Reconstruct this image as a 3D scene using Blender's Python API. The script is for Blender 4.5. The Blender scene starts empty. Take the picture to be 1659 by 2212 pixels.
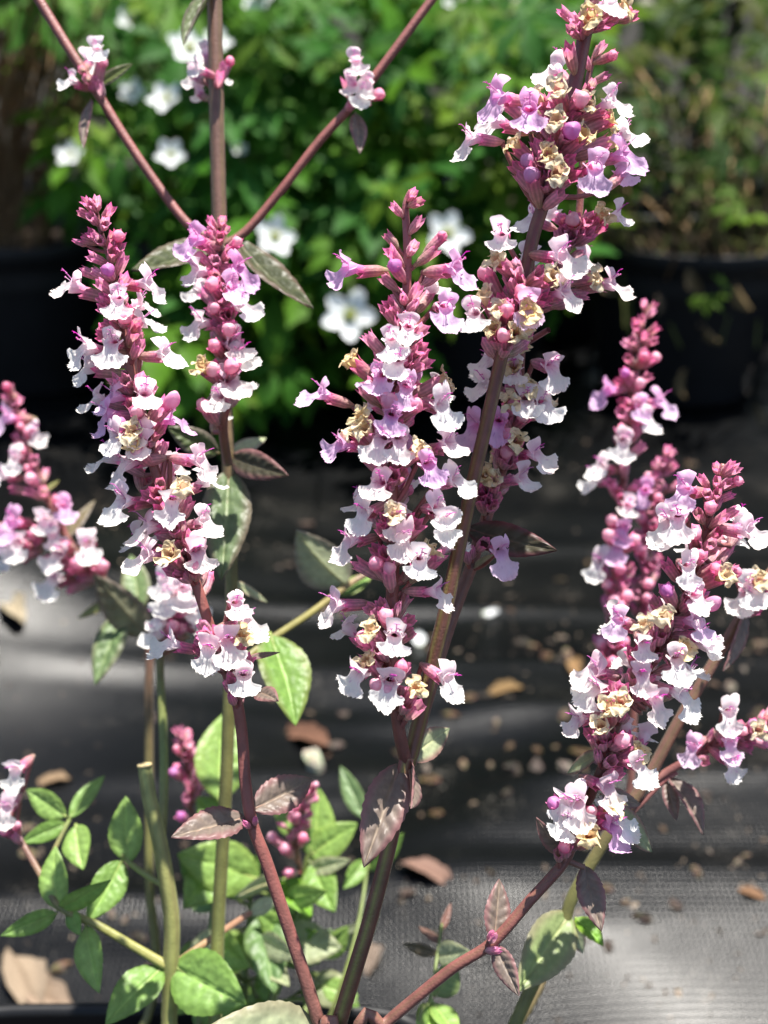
import bpy, math, random, re
from mathutils import Vector, Matrix, Quaternion, noise

# ------------------------------------------------------------------ camera
R_ = math.radians
scene = bpy.context.scene
COL = scene.collection
PITCH = R_(25.0)
CAMZ = 0.45
FPX = 1106.0 / math.tan(R_(25.0))          # focal length in units of a 1659 x 2212 frame
cam_d = bpy.data.cameras.new('camera')
cam = bpy.data.objects.new('camera', cam_d)
COL.objects.link(cam)
cam.location = (0, 0, CAMZ)
cam.rotation_euler = (R_(90) - PITCH, 0, 0)
cam_d.sensor_fit = 'VERTICAL'
cam_d.sensor_height = 36.0
cam_d.sensor_width = 27.0
cam_d.lens = 18.0 / math.tan(R_(25.0))
cam_d.clip_start = 0.01
cam_d.clip_end = 500
cam_d.dof.use_dof = True
cam_d.dof.focus_distance = 0.241
cam_d.dof.aperture_fstop = 12.0
scene.camera = cam

# ------------------------------------------------------------------ light
SUN = Vector((0.17, 0.14, 0.97)).normalized()      # towards the sun
world = bpy.data.worlds.new('World')
scene.world = world
world.use_nodes = True
wn = world.node_tree.nodes
sky = wn.new('ShaderNodeTexSky')
sky.sky_type = 'NISHITA'
sky.sun_disc = False
sky.sun_elevation = math.asin(SUN.z)
sky.sun_rotation = math.atan2(SUN.x, SUN.y)
world.node_tree.links.new(sky.outputs[0], wn['Background'].inputs[0])
wn['Background'].inputs[1].default_value = 0.076
sun_d = bpy.data.lights.new('sun', 'SUN')
sun_d.energy = 5.0
sun_d.angle = R_(0.53)
sun_d.color = (1.0, 0.955, 0.88)
sun = bpy.data.objects.new('sun', sun_d)
sun.rotation_euler = SUN.to_track_quat('Z', 'Y').to_euler()
COL.objects.link(sun)
scene.view_settings.view_transform = 'Standard'
scene.view_settings.look = 'None'
scene.view_settings.gamma = 1.0
scene.view_settings.exposure = 1.47
scene.cycles.use_denoising = True
scene.cycles.max_bounces = 8
scene.cycles.transparent_max_bounces = 4

# ------------------------------------------------------------------ helpers
RIGHT = Vector((1, 0, 0))
UP = Vector((0, math.sin(PITCH), math.cos(PITCH)))
FWD = Vector((0, math.cos(PITCH), -math.sin(PITCH)))
CAM = Vector((0, 0, CAMZ))

def P(x, y, d):
    """frame position (1659 x 2212) at depth d -> world point"""
    return CAM + RIGHT * ((x - 829.5) / FPX * d) + UP * (-(y - 1106.0) / FPX * d) + FWD * d

def project(p):
    v = p - CAM
    d = v.dot(FWD)
    return (829.5 + v.dot(RIGHT) / d * FPX, 1106.0 - v.dot(UP) / d * FPX, d)

def ground_at(x, y, z=0.0):
    r = P(x, y, 1.0) - CAM
    t = (z - CAMZ) / r.z
    return CAM + r * t

def lerp(a, b, t): return a + (b - a) * t
def mix(a, b, t): return tuple(a[i] + (b[i] - a[i]) * t for i in range(3))
def sstep(a, b, x):
    t = max(0.0, min(1.0, (x - a) / (b - a)))
    return t * t * (3 - 2 * t)

class MB:
    def __init__(self):
        self.v = []; self.f = []; self.c = []; self.m = []
    def vert(self, p, c):
        self.v.append((p[0], p[1], p[2])); self.c.append((c[0], c[1], c[2], 1.0)); return len(self.v) - 1
    def face(self, idx, m=0):
        self.f.append(tuple(idx)); self.m.append(m)
    def grid(self, fn, nu, nv, colf, closed=False, m=0):
        """fn(u,v)->point; u lateral 0..1, v along 0..1"""
        base = len(self.v)
        cu = nu if closed else nu + 1
        for j in range(nv + 1):
            for i in range(cu):
                u, v = i / nu, j / nv
                self.vert(fn(u, v), colf(u, v))
        for j in range(nv):
            for i in range(nu):
                a = base + j * cu + i
                b = base + j * cu + (i + 1) % cu
                self.face((a, b, b + cu, a + cu), m)
        return base
    def tube(self, pts, rad, cols, n=8, square=0.0, cap=True, groove=None, m=0):
        """pts world points; rad list; cols list"""
        N = len(pts)
        up = None
        base = len(self.v)
        for k in range(N):
            t = (pts[min(k + 1, N - 1)] - pts[max(k - 1, 0)])
            if t.length < 1e-9: t = Vector((0, 0, 1))
            t.normalize()
            if up is None:
                up = t.orthogonal().normalized()
                h = Vector((0, -1, 0)); h = h - t * h.dot(t)
                if h.length > 0.1: up = h.normalized()
            up = (up - t * up.dot(t)).normalized()
            sd = t.cross(up)
            for i in range(n):
                a = 2 * math.pi * i / n + 0.45
                r = rad[k] * (1 + square * math.cos(4 * a))
                c = cols[k]
                if groove is not None:
                    g = max(0.0, -math.cos(4 * a)) * lerp(groove[1], groove[-1] if len(groove) > 2 else groove[1], k / (N - 1))
                    c = mix(c, groove[0], g)
                self.vert(pts[k] + up * (math.cos(a) * r) + sd * (math.sin(a) * r), c)
        for k in range(N - 1):
            for i in range(n):
                a = base + k * n + i; b = base + k * n + (i + 1) % n
                self.face((a, b, b + n, a + n), m)
        if cap:
            self.face([base + i for i in range(n)][::-1], m)
            self.face([base + (N - 1) * n + i for i in range(n)], m)
    def mesh(self, name, mats, smooth=True):
        me = bpy.data.meshes.new(name)
        me.from_pydata(self.v, [], self.f)
        a = me.color_attributes.new('Col', 'FLOAT_COLOR', 'POINT')
        flat = [x for c in self.c for x in c]
        a.data.foreach_set('color', flat)
        for mt in mats: me.materials.append(mt)
        me.polygons.foreach_set('material_index', self.m)
        me.polygons.foreach_set('use_smooth', [smooth] * len(self.f))
        me.update()
        return me

def link(name, data, parent=None, mw=None):
    o = bpy.data.objects.new(name, data)
    COL.objects.link(o)
    if parent is not None: o.parent = parent
    if mw is not None: o.matrix_basis = mw
    return o

def tag(o, label=None, cat=None, group=None, kind=None):
    if label: o['label'] = label
    if cat: o['category'] = cat
    if group: o['group'] = group
    if kind: o['kind'] = kind
    return o

def frame(origin, zdir, up, s=1.0, roll=0.0):
    z = zdir.normalized()
    y = up - z * up.dot(z)
    if y.length < 1e-4: y = z.orthogonal()
    y.normalize()
    x = y.cross(z)
    M = Matrix(((x.x, y.x, z.x, 0), (x.y, y.y, z.y, 0), (x.z, y.z, z.z, 0), (0, 0, 0, 1)))
    return Matrix.Translation(origin) @ M @ Matrix.Rotation(roll, 4, 'Z') @ Matrix.Scale(s, 4)

def catmull(pts, n):
    out = []
    Q = [pts[0]] + list(pts) + [pts[-1]]
    for i in range(1, len(Q) - 2):
        p0, p1, p2, p3 = Q[i - 1], Q[i], Q[i + 1], Q[i + 2]
        for k in range(n):
            t = k / n
            out.append(0.5 * ((2 * p1) + (p2 - p0) * t + (2 * p0 - 5 * p1 + 4 * p2 - p3) * t * t + (3 * p1 - p0 - 3 * p2 + p3) * t ** 3))
    out.append(Q[-2].copy())
    return out

# ------------------------------------------------------------------ materials
def new_mat(name):
    m = bpy.data.materials.new(name)
    m.use_nodes = True
    nt = m.node_tree
    return m, nt, nt.nodes['Principled BSDF'], nt.nodes['Material Output']

def N(nt, t, **kw):
    n = nt.nodes.new(t)
    for k, v in kw.items():
        setattr(n, k, v)
    return n

def thin_mat(name, rough=0.5, spec=0.4, trans=0.35, trans_gain=1.0, noise_scale=400, noise_amt=0.12, hue_rand=0.0, bump=0.15, sheen=0.0, bumpscale=900, cells=False):
    """colour attribute + translucency: petals, leaves, calyces"""
    m, nt, b, out = new_mat(name)
    L = nt.links.new
    at = N(nt, 'ShaderNodeVertexColor', layer_name='Col')
    tc = N(nt, 'ShaderNodeTexCoord')
    nz = N(nt, 'ShaderNodeTexNoise'); nz.inputs['Scale'].default_value = noise_scale; nz.inputs['Detail'].default_value = 3
    L(tc.outputs['Object'], nz.inputs['Vector'])
    mr = N(nt, 'ShaderNodeMapRange')
    mr.inputs[1].default_value = 0.3; mr.inputs[2].default_value = 0.7
    mr.inputs[3].default_value = 1 - noise_amt; mr.inputs[4].default_value = 1 + noise_amt
    L(nz.outputs[0], mr.inputs[0])
    hs = N(nt, 'ShaderNodeHueSaturation')
    L(at.outputs[0], hs.inputs['Color']); L(mr.outputs[0], hs.inputs['Value'])
    if hue_rand > 0:
        oi = N(nt, 'ShaderNodeObjectInfo')
        m2 = N(nt, 'ShaderNodeMapRange')
        m2.inputs[3].default_value = 1 - hue_rand; m2.inputs[4].default_value = 1 + hue_rand
        L(oi.outputs['Random'], m2.inputs[0]); L(m2.outputs[0], hs.inputs['Saturation'])
    L(hs.outputs[0], b.inputs['Base Color'])
    b.inputs['Roughness'].default_value = rough
    b.inputs['Specular IOR Level'].default_value = spec
    if sheen > 0:
        b.inputs['Sheen Weight'].default_value = sheen
        b.inputs['Sheen Roughness'].default_value = 0.4
    if bump > 0:
        n2 = N(nt, 'ShaderNodeTexNoise'); n2.inputs['Scale'].default_value = bumpscale; n2.inputs['Detail'].default_value = 2
        if cells:
            n2 = N(nt, 'ShaderNodeTexVoronoi', feature='SMOOTH_F1'); n2.inputs['Scale'].default_value = bumpscale
        L(tc.outputs['Object'], n2.inputs['Vector'])
        bp = N(nt, 'ShaderNodeBump', invert=cells); bp.inputs['Strength'].default_value = bump; bp.inputs['Distance'].default_value = 0.0004
        L(n2.outputs[0], bp.inputs['Height']); L(bp.outputs[0], b.inputs['Normal'])
    if trans > 0:
        tr = N(nt, 'ShaderNodeBsdfTranslucent')
        g = N(nt, 'ShaderNodeGamma'); g.inputs[1].default_value = trans_gain
        L(hs.outputs[0], g.inputs[0]); L(g.outputs[0], tr.inputs['Color'])
        mx = N(nt, 'ShaderNodeMixShader'); mx.inputs[0].default_value = trans
        L(b.outputs[0], mx.inputs[1]); L(tr.outputs[0], mx.inputs[2]); L(mx.outputs[0], out.inputs[0])
    return m

M_PETAL = thin_mat('petal', rough=0.55, spec=0.3, trans=0.5, trans_gain=0.9, noise_scale=350, noise_amt=0.05, hue_rand=0.25, bump=0.25, bumpscale=1200)
M_CALYX = thin_mat('calyx', rough=0.5, spec=0.45, trans=0.48, noise_scale=700, noise_amt=0.22, hue_rand=0.12, bump=0.5, sheen=0.25, bumpscale=1500)
M_DRY = thin_mat('withered_petal', rough=0.8, spec=0.2, trans=0.38, noise_scale=600, noise_amt=0.2, hue_rand=0.2, bump=0.6)
M_STEM = thin_mat('stem', rough=0.48, spec=0.45, trans=0.0, noise_scale=260, noise_amt=0.2, bump=0.35, sheen=0.06, bumpscale=1800)
M_LEAF = thin_mat('leaf', rough=0.45, spec=0.4, trans=0.42, trans_gain=0.85, noise_scale=300, noise_amt=0.2, bump=0.7, bumpscale=560, cells=True)
M_ALEAF = thin_mat('anemone_leaf', rough=0.55, spec=0.1, trans=0.4, trans_gain=0.9, noise_scale=60, noise_amt=0.25, bump=0.0)
M_APETAL = thin_mat('anemone_petal', rough=0.6, spec=0.2, trans=0.4, noise_scale=80, noise_amt=0.04, bump=0.0)
M_TWIG = thin_mat('dry_stalk', rough=0.8, spec=0.2, trans=0.0, noise_scale=90, noise_amt=0.3, bump=0.0)
M_CHIP = thin_mat('bark', rough=0.85, spec=0.2, trans=0.0, noise_scale=250, noise_amt=0.4, hue_rand=0.35, bump=0.8, bumpscale=500)

def solid_mat(name, col, rough, spec=0.4, nscale=30, namt=0.25, bump=0.2, bscale=200, bdist=0.001):
    m, nt, b, out = new_mat(name)
    L = nt.links.new
    tc = N(nt, 'ShaderNodeTexCoord')
    nz = N(nt, 'ShaderNodeTexNoise'); nz.inputs['Scale'].default_value = nscale; nz.inputs['Detail'].default_value = 5
    L(tc.outputs['Object'], nz.inputs['Vector'])
    cr = N(nt, 'ShaderNodeMapRange'); cr.inputs[1].default_value = 0.3; cr.inputs[2].default_value = 0.7
    cr.inputs[3].default_value = 1 - namt; cr.inputs[4].default_value = 1 + namt
    L(nz.outputs[0], cr.inputs[0])
    hs = N(nt, 'ShaderNodeHueSaturation'); hs.inputs['Color'].default_value = (*col, 1)
    L(cr.outputs[0], hs.inputs['Value']); L(hs.outputs[0], b.inputs['Base Color'])
    b.inputs['Roughness'].default_value = rough
    b.inputs['Specular IOR Level'].default_value = spec
    n2 = N(nt, 'ShaderNodeTexNoise'); n2.inputs['Scale'].default_value = bscale
    L(tc.outputs['Object'], n2.inputs['Vector'])
    bp = N(nt, 'ShaderNodeBump'); bp.inputs['Strength'].default_value = bump; bp.inputs['Distance'].default_value = bdist
    L(n2.outputs[0], bp.inputs['Height']); L(bp.outputs[0], b.inputs['Normal'])
    return m

M_POT = solid_mat('black_plastic', (0.008, 0.008, 0.009), 0.5, 0.3, bscale=60)
M_SOIL = solid_mat('potting_soil', (0.03, 0.022, 0.016), 0.95, 0.1, nscale=120, namt=0.5, bump=1.0, bscale=150, bdist=0.006)
M_EARTH = solid_mat('earth', (0.018, 0.016, 0.012), 0.95, 0.1, nscale=6, namt=0.4, bump=0.6, bscale=40, bdist=0.01)

def fabric_mat():
    m, nt, b, out = new_mat('woven_fabric')
    L = nt.links.new
    tc = N(nt, 'ShaderNodeTexCoord')
    wx = N(nt, 'ShaderNodeTexWave', wave_type='BANDS', bands_direction='X'); wx.inputs['Scale'].default_value = 105; wx.inputs['Distortion'].default_value = 0.6; wx.inputs['Detail Scale'].default_value = 20
    wy = N(nt, 'ShaderNodeTexWave', wave_type='BANDS', bands_direction='Y'); wy.inputs['Scale'].default_value = 85; wy.inputs['Distortion'].default_value = 0.6; wy.inputs['Detail Scale'].default_value = 20
    L(tc.outputs['Object'], wx.inputs['Vector']); L(tc.outputs['Object'], wy.inputs['Vector'])
    mu = N(nt, 'ShaderNodeMath', operation='MULTIPLY')
    L(wx.outputs['Fac'], mu.inputs[0]); L(wy.outputs['Fac'], mu.inputs[1])
    bp = N(nt, 'ShaderNodeBump'); bp.inputs['Strength'].default_value = 0.42; bp.inputs['Distance'].default_value = 0.0006
    L(mu.outputs[0], bp.inputs['Height'])
    # larger, dusty patches
    nz = N(nt, 'ShaderNodeTexNoise'); nz.inputs['Scale'].default_value = 7; nz.inputs['Detail'].default_value = 6; nz.inputs['Roughness'].default_value = 0.65
    L(tc.outputs['Object'], nz.inputs['Vector'])
    cr = N(nt, 'ShaderNodeValToRGB')
    cr.color_ramp.elements[0].position = 0.40; cr.color_ramp.elements[0].color = (0.0014, 0.0017, 0.0021, 1)
    cr.color_ramp.elements[1].position = 0.72; cr.color_ramp.elements[1].color = (0.0045, 0.0045, 0.0044, 1)
    L(nz.outputs[0], cr.inputs[0])
    # fine pale grit caught in the weave
    g1 = N(nt, 'ShaderNodeTexNoise'); g1.inputs['Scale'].default_value = 420; g1.inputs['Detail'].default_value = 2
    g2 = N(nt, 'ShaderNodeTexNoise'); g2.inputs['Scale'].default_value = 14; g2.inputs['Detail'].default_value = 4
    L(tc.outputs['Object'], g1.inputs['Vector']); L(tc.outputs['Object'], g2.inputs['Vector'])
    gm = N(nt, 'ShaderNodeMath', operation='MULTIPLY'); L(g1.outputs[0], gm.inputs[0]); L(g2.outputs[0], gm.inputs[1])
    gr = N(nt, 'ShaderNodeMapRange'); gr.inputs[1].default_value = 0.36; gr.inputs[2].default_value = 0.44
    L(gm.outputs[0], gr.inputs[0])
    mxc = N(nt, 'ShaderNodeMix', data_type='RGBA'); mxc.inputs[7].default_value = (0.05, 0.046, 0.04, 1)
    L(gr.outputs[0], mxc.inputs[0]); L(cr.outputs[0], mxc.inputs[6])
    L(mxc.outputs[2], b.inputs['Base Color'])
    b.inputs['Roughness'].default_value = 0.28
    b.inputs['Specular IOR Level'].default_value = 0.22
    L(bp.outputs[0], b.inputs['Normal'])
    return m
M_FABRIC = fabric_mat()

# ------------------------------------------------------------------ ground
def rect_mesh(name, x0, x1, y0, y1, z, mat):
    mb = MB()
    mb.grid(lambda u, v: (lerp(x0, x1, u), lerp(y0, y1, v), z), 1, 1, lambda u, v: (1, 1, 1))
    return mb.mesh(name, [mat], False)
tag(link('ground', rect_mesh('ground', -200, 200, -200, 200, -0.03, M_EARTH)), kind='structure')

WRINKLES = [(ground_at(829, yy).y, ra, rw, rp) for (yy, ra, rw, rp) in ((1190, .0035, .016, 0.4), (1330, .004, .015, 2.2), (1470, .0042, .013, 1.1), (1545, .0036, .012, 3.7), (1660, .003, .012, 5.0),
             (1760, .003, .011, 0.9), (1840, .0026, .010, 2.9), (1905, .0030, .010, 4.4), (1985, .0028, .010, 1.7), (2050, .0022, .009, 5.6))]
def fabric_z(x, y):
    z = 0.0013 * math.sin(y * 47 + 1.3 * math.sin(x * 3.1) + 0.6 * math.sin(x * 7.3 + 1))
    z += 0.00018 * math.sin(y * 113 + x * 6 + 2 * math.sin(x * 5 + y * 3))
    z += 0.0035 * (noise.noise(Vector((x * 2.6, y * 5.0, 0.3))))
    z += 0.0007 * (noise.noise(Vector((x * 9, y * 16, 4.3))))
    # a fold of the cloth heaped up at the left, sloped to catch sun glare
    for (ry, ra, rw, rp) in WRINKLES:
        yy = y - ry - 0.012 * math.sin(x * 5.5 + rp) - 0.005 * math.sin(x * 17 + rp * 3)
        if abs(yy) < rw * 4:
            z += ra * max(0.0, 0.45 + 0.9 * noise.noise(Vector((x * 3.0 + rp * 5, rp, 0.5)))) * math.exp(-(yy / rw) ** 2)
    z += 0.080 * math.exp(-((x + 0.36) / 0.16) ** 2) * sstep(0.56, 0.78, y) * (1 - sstep(0.80, 1.05, y))
    # and a low swell added across the front right to throw back sun glare
    z += 0.0235 * sstep(-0.02, 0.10, x + 0.05 * math.sin(y * 30)) * (max(0.0, min(1.0, (y - 0.30) / 0.145)) - sstep(0.50, 0.85, y))
    return z
mb = MB()
FX0, FX1, FY0, FY1 = -2.2, 2.2, -0.6, 2.6
mb.grid(lambda u, v: (lerp(FX0, FX1, u), lerp(FY0, FY1, v ** 1.0), fabric_z(lerp(FX0, FX1, u), lerp(FY0, FY1, v ** 1.0))), 150, 900, lambda u, v: (1, 1, 1))
tag(link('ground_fabric', mb.mesh('ground_fabric', [M_FABRIC])), kind='structure')

# ------------------------------------------------------------------ flower prototypes (millimetres, scaled on placing)
MM = 0.001
CALYX_LO = (0.66, 0.46, 0.36); CALYX_MID = (0.73, 0.39, 0.42); CALYX_TIP = (0.83, 0.26, 0.47)

def calyx_mesh(seed, length=7.6, rb=0.6, rm=1.45, rt=1.6, spread=0.3, teeth=1.6, pal=0):
    rng = random.Random(seed)
    mb = MB()
    nu, nv = 20, 7
    bend = rng.uniform(-0.5, 0.5)
    lo, mid, tip = CALYX_LO, CALYX_MID, CALYX_TIP
    if pal == 1: lo, mid, tip = (0.60, 0.50, 0.29), (0.66, 0.36, 0.34), (0.75, 0.20, 0.38)
    if pal == 2: lo, mid, tip = (0.70, 0.42, 0.36), (0.80, 0.41, 0.48), (0.89, 0.31, 0.55)
    def rad(v):
        return lerp(rb, rm, sstep(0, 0.45, v)) if v < 0.45 else lerp(rm, rt, (v - 0.45) / 0.55)
    tw = [rng.uniform(-0.25, 0.25) for _ in range(5)]
    tl = [teeth * rng.uniform(0.7, 1.25) for _ in range(5)]
    ts = [spread * rng.uniform(0.4, 1.5) for _ in range(5)]
    def fn(u, v):
        a = 2 * math.pi * u
        r = rad(v) * (1 + 0.05 * math.cos(10 * a))
        return (math.cos(a) * r * MM, (math.sin(a) * r + bend * v * v) * MM, length * v * MM)
    def cf(u, v):
        c = mix(lo, mid, sstep(0.0, 0.5, v)); c = mix(c, tip, sstep(0.6, 1.0, v) * 0.8)
        k = 0.82 + 0.18 * math.cos(20 * math.pi * u)
        return (c[0] * k, c[1] * k, c[2] * k)
    b = mb.grid(fn, nu, nv, cf, closed=True)
    top = b + nv * nu
    # pointed teeth
    for t in range(5):
        i0 = t * 4
        ids = [top + (i0 + k) % nu for k in range(5)]
        a = 2 * math.pi * (i0 + 2) / nu + tw[t]
        def ring(fr, w):
            z = length + tl[t] * fr
            r = rt + ts[t] * fr * 1.6 - 0.25 * fr * fr
            out = []
            for k in (-1, 0, 1):
                aa = a + k * w
                out.append(mb.vert((math.cos(aa) * r * MM, (math.sin(aa) * r + bend) * MM, z * MM), mix(tip, (tip[0] * 1.1, tip[1] * 0.7, tip[2] * 1.0), fr)))
            return out
        r1 = ring(0.5, 0.26)
        mb.face((ids[0], ids[1], r1[0])); mb.face((ids[1], ids[2], r1[1], r1[0])); mb.face((ids[2], ids[3], r1[2], r1[1])); mb.face((ids[3], ids[4], r1[2]))
        tp = mb.vert((math.cos(a) * (rt + ts[t] * 1.4) * MM, (math.sin(a) * (rt + ts[t] * 1.4) + bend) * MM, (length + tl[t]) * MM), tip)
        mb.face((r1[0], r1[1], tp)); mb.face((r1[1], r1[2], tp))
    # closed base
    mb.face([b + i for i in range(nu)][::-1])
    return mb.mesh('calyx', [M_CALYX])

WHITE = (0.86, 0.84, 0.86)
PALS = {  # tube, hood, lip, spot
    'w': ((0.80, 0.48, 0.62), (0.91, 0.82, 0.83), (0.925, 0.905, 0.87), (0.45, 0.12, 0.42)),
    'p': ((0.80, 0.38, 0.60), (0.92, 0.74, 0.80), (0.93, 0.86, 0.83), (0.48, 0.10, 0.42)),
    'l': ((0.86, 0.34, 0.64), (0.86, 0.52, 0.77), (0.81, 0.57, 0.80), (0.40, 0.08, 0.46)),
}
def open_flower(seed, pal):
    rng = random.Random(seed)
    tube_c, hood_c, lip_c, spot_c = PALS[pal]
    mb = MB()
    zt = 11.5                      # throat
    T0 = 4.0
    arch = rng.uniform(0.2, 0.9)
    # tube: narrow, flaring into the throat
    def trad(v): return lerp(0.75, 1.0, v) + 0.95 * sstep(0.45, 1.0, v)
    def tcen(v): return arch * math.sin(math.pi * v * 0.6)
    ay = tcen(1.0)
    def fn(u, v):
        a = 2 * math.pi * u
        r = trad(v)
        return (math.cos(a) * r * 0.95 * MM, (math.sin(a) * r * (1.0 if math.sin(a) > 0 else 1.1) + tcen(v)) * MM, lerp(T0, zt, v) * MM)
    mb.grid(fn, 14, 8, lambda u, v: mix(tube_c, hood_c, sstep(0.35, 1.0, v)), closed=True)
    rt = trad(1.0)
    # upper lip: two rounded lobes, a little swept back
    hl = rng.uniform(3.2, 4.3); hw = rng.uniform(2.2, 3.4); lean = rng.uniform(0.05, 1.15); notch = rng.uniform(0.45, 0.85); sw = rng.uniform(-0.4, 0.4)
    ph = rng.uniform(0, 6)
    def hood(u, v):
        s = u * 2 - 1
        lob = notch + (1.02 - notch) * math.sin(math.pi * min(1, 0.08 + 0.84 * abs(s))) ** 0.55
        t = hl * v * lob
        w = lerp(1.95, hw, sstep(0, 0.75, v)) * (1 - 0.10 * v ** 6)
        a = lean + 0.55 * v
        x = s * w
        back = 0.55 * abs(s) ** 2 * v
        y = ay + rt * 0.90 * math.sqrt(max(0, 1 - (s * 0.86) ** 2)) * (1 - v) + rt * 0.82 * v + t * math.sin(a + 0.35)
        z = zt - 0.25 + t * math.cos(a + 0.35) - back * 1.2 + 0.12 * math.sin(s * 6 + ph) * v
        return ((x + sw * v) * MM, y * MM, z * MM)
    hoff = Vector((rng.uniform(0, 60), rng.uniform(0, 60), 0))
    lopl = rng.uniform(0.65, 1.0), rng.uniform(0.65, 1.0)
    curl = rng.uniform(-1.6, 0.9), rng.uniform(-1.6, 0.9)
    def wob(p, amp):
        q = Vector(p) * 260 + hoff
        return (p[0] + amp * MM * noise.noise(q), p[1] + amp * MM * noise.noise(q + Vector((5, 1, 9))), p[2] + amp * MM * noise.noise(q + Vector((1, 8, 3))))
    hood0 = hood
    def hood(u, v):
        side = lopl[0] if u < 0.5 else lopl[1]
        p = hood0(u, v * lerp(1.0, side, min(1, abs(u - 0.5) * 4)))
        cz = (curl[0] if u < 0.5 else curl[1]) * abs(u * 2 - 1) * v * v
        return wob((p[0], p[1], p[2] + cz * MM), 0.9 * v)
    mb.grid(hood, 14, 8, lambda u, v: mix(mix(tube_c, hood_c, 0.6), mix(hood_c, lip_c, 0.35), v))
    # lower lip: convex neck then a wide toothed fan, hollowed like a spoon
    nl = rng.uniform(3.6, 4.8); fl = rng.uniform(4.6, 5.8); fw = rng.uniform(4.0, 5.1)
    d0 = rng.uniform(-0.55, -0.25); d1 = rng.uniform(-1.35, -0.85); d2 = rng.uniform(-0.2, 0.75)
    bowl = rng.uniform(0.9, 2.5)
    LT = nl + fl
    # centre line
    cl = []
    y, z = ay - rt * 0.05, zt - 2.6
    ns = 24
    for k in range(ns + 1):
        v = k / ns
        ang = lerp(d0, d1, sstep(0, 0.5, v)) if v < 0.5 else lerp(d1, d2, sstep(0.5, 1.05, v))
        cl.append((y, z, ang))
        y += math.sin(ang) * LT / ns; z += math.cos(ang) * LT / ns
    nv0 = nl / LT
    kt = rng.choice((12, 13, 15)); pt = rng.uniform(0, 6)
    lop = rng.uniform(-0.18, 0.18)
    def lip(u, v):
        s = u * 2 - 1
        fan = sstep(nv0 * 0.65, nv0 + 0.30, v)
        w = lerp(1.95, 1.7, sstep(0, nv0, v)) + (fw - 1.7) * fan
        ear = math.exp(-((v - nv0 * 0.15) / 0.10) ** 2) * 0.9
        w += ear * abs(s) ** 3
        edge = (1 - 0.40 * (s * s) * fan) * (1 - 0.07 * math.exp(-(s / 0.16) ** 2) * fan)
        sc = 1 + 0.075 * fan * sstep(0.75, 1.0, v) * (abs(math.sin(kt * s * 1.55 + pt)) * 2 - 1) * (0.8 + 0.4 * math.sin(s * 17 + pt))
        vv = v * edge * sc
        k = max(0, min(ns - 1, int(vv * ns))); fr = min(1.3, vv * ns - k)
        yy = lerp(cl[k][0], cl[k + 1][0], fr); zz = lerp(cl[k][1], cl[k + 1][1], fr); an = cl[k][2]
        side_sc = 1 + 0.05 * fan * abs(s) ** 6 * math.sin(v * 40 + pt)
        x = s * w * side_sc * (1 - 0.08 * v * fan)
        # neck: sides fold up to join the throat; fan: spoon
        lift = (1 - fan) * 1.5 * s * s * (1 - 0.5 * v) + fan * bowl * (s * s) * (0.9 + lop * s) + 0.14 * math.sin(s * 9 + pt) * fan * v - 0.35 * (1 - s * s) * math.exp(-((v - nv0) / 0.14) ** 2) * -1
        yy += math.cos(an) * lift; zz += -math.sin(an) * lift
        p = wob((x * MM, yy * MM, zz * MM), 0.7 * fan)
        rf = Vector((s * 7, v * 4, 0)) + hoff
        return (p[0], p[1] + 0.45 * MM * fan * v * noise.noise(rf), p[2] + 0.45 * MM * fan * v * noise.noise(rf + Vector((3, 9, 0))))
    sp = [(rng.uniform(-0.7, 0.7), rng.uniform(0.05, nv0 + 0.12)) for _ in range(9)]
    def lipc(u, v):
        s = u * 2 - 1
        c = mix(hood_c, lip_c, sstep(0.0, nv0 + 0.1, v))
        for (a, b_) in sp:
            d = math.hypot((s - a) * 0.9, (v - b_) * 2.2)
            if d < 0.09: c = mix(c, spot_c, 0.5 * (1 - d / 0.09))
        return c
    mb.grid(lip, 40, 14, lipc)
    return mb.mesh('flower', [M_PETAL]), ay

def stamens_mesh(seed, ay):
    rng = random.Random(seed)
    mb = MB()
    fc = (0.84, 0.62, 0.76); ac = (0.70, 0.26, 0.52)
    for k in ((0, 1, 2), (1, 3), (0, 2, 3), (1, 2))[seed % 4]:
        x0 = (-0.75, -0.28, 0.28, 0.75)[k]
        ln = rng.uniform(2.2, 3.4) * (1.0 if k in (1, 2) else 0.8)
        a = rng.uniform(0.5, 0.95)
        pts = []
        for j in range(5):
            t = j / 4
            pts.append(Vector(((x0 * (1 + 0.4 * t)) * MM, (ay + 1.0 + ln * t * math.sin(a) * (1 - 0.2 * t)) * MM, (10.9 + ln * t * math.cos(a) + 0.4 * t) * MM)))
        mb.tube(pts, [0.10 * MM] * 5, [fc] * 5, n=5)
        e = pts[-1]
        q = [e + Vector((0, 0, d * MM)) for d in (-0.3, -0.12, 0.12, 0.3)]
        q2 = [e + Vector((d * MM, 0, 0)) for d in (-0.42, -0.15, 0.15, 0.42)]
        mb.tube(q2, [0.05 * MM, 0.2 * MM, 0.2 * MM, 0.05 * MM], [ac] * 4, n=6)
    # forked style
    ln = rng.uniform(3.6, 5.2); a = rng.uniform(0.4, 0.8)
    pts = [Vector((0.1 * MM, (ay + 1.1 + ln * t * math.sin(a)) * MM, (10.8 + ln * t * math.cos(a)) * MM)) for t in (0, 0.3, 0.6, 0.85)]
    mb.tube(pts, [0.12 * MM] * 4, [(0.66, 0.20, 0.58)] * 4, n=5)
    for s in (-1, 1):
        e = pts[-1]
        mb.tube([e, e + Vector((s * 0.35 * MM, 0.25 * MM, 0.7 * MM)), e + Vector((s * 0.8 * MM, 0.2 * MM, 0.9 * MM))], [0.11 * MM, 0.1 * MM, 0.04 * MM], [(0.70, 0.14, 0.55)] * 3, n=5)
    return mb.mesh('stamens', [M_PETAL])

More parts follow.
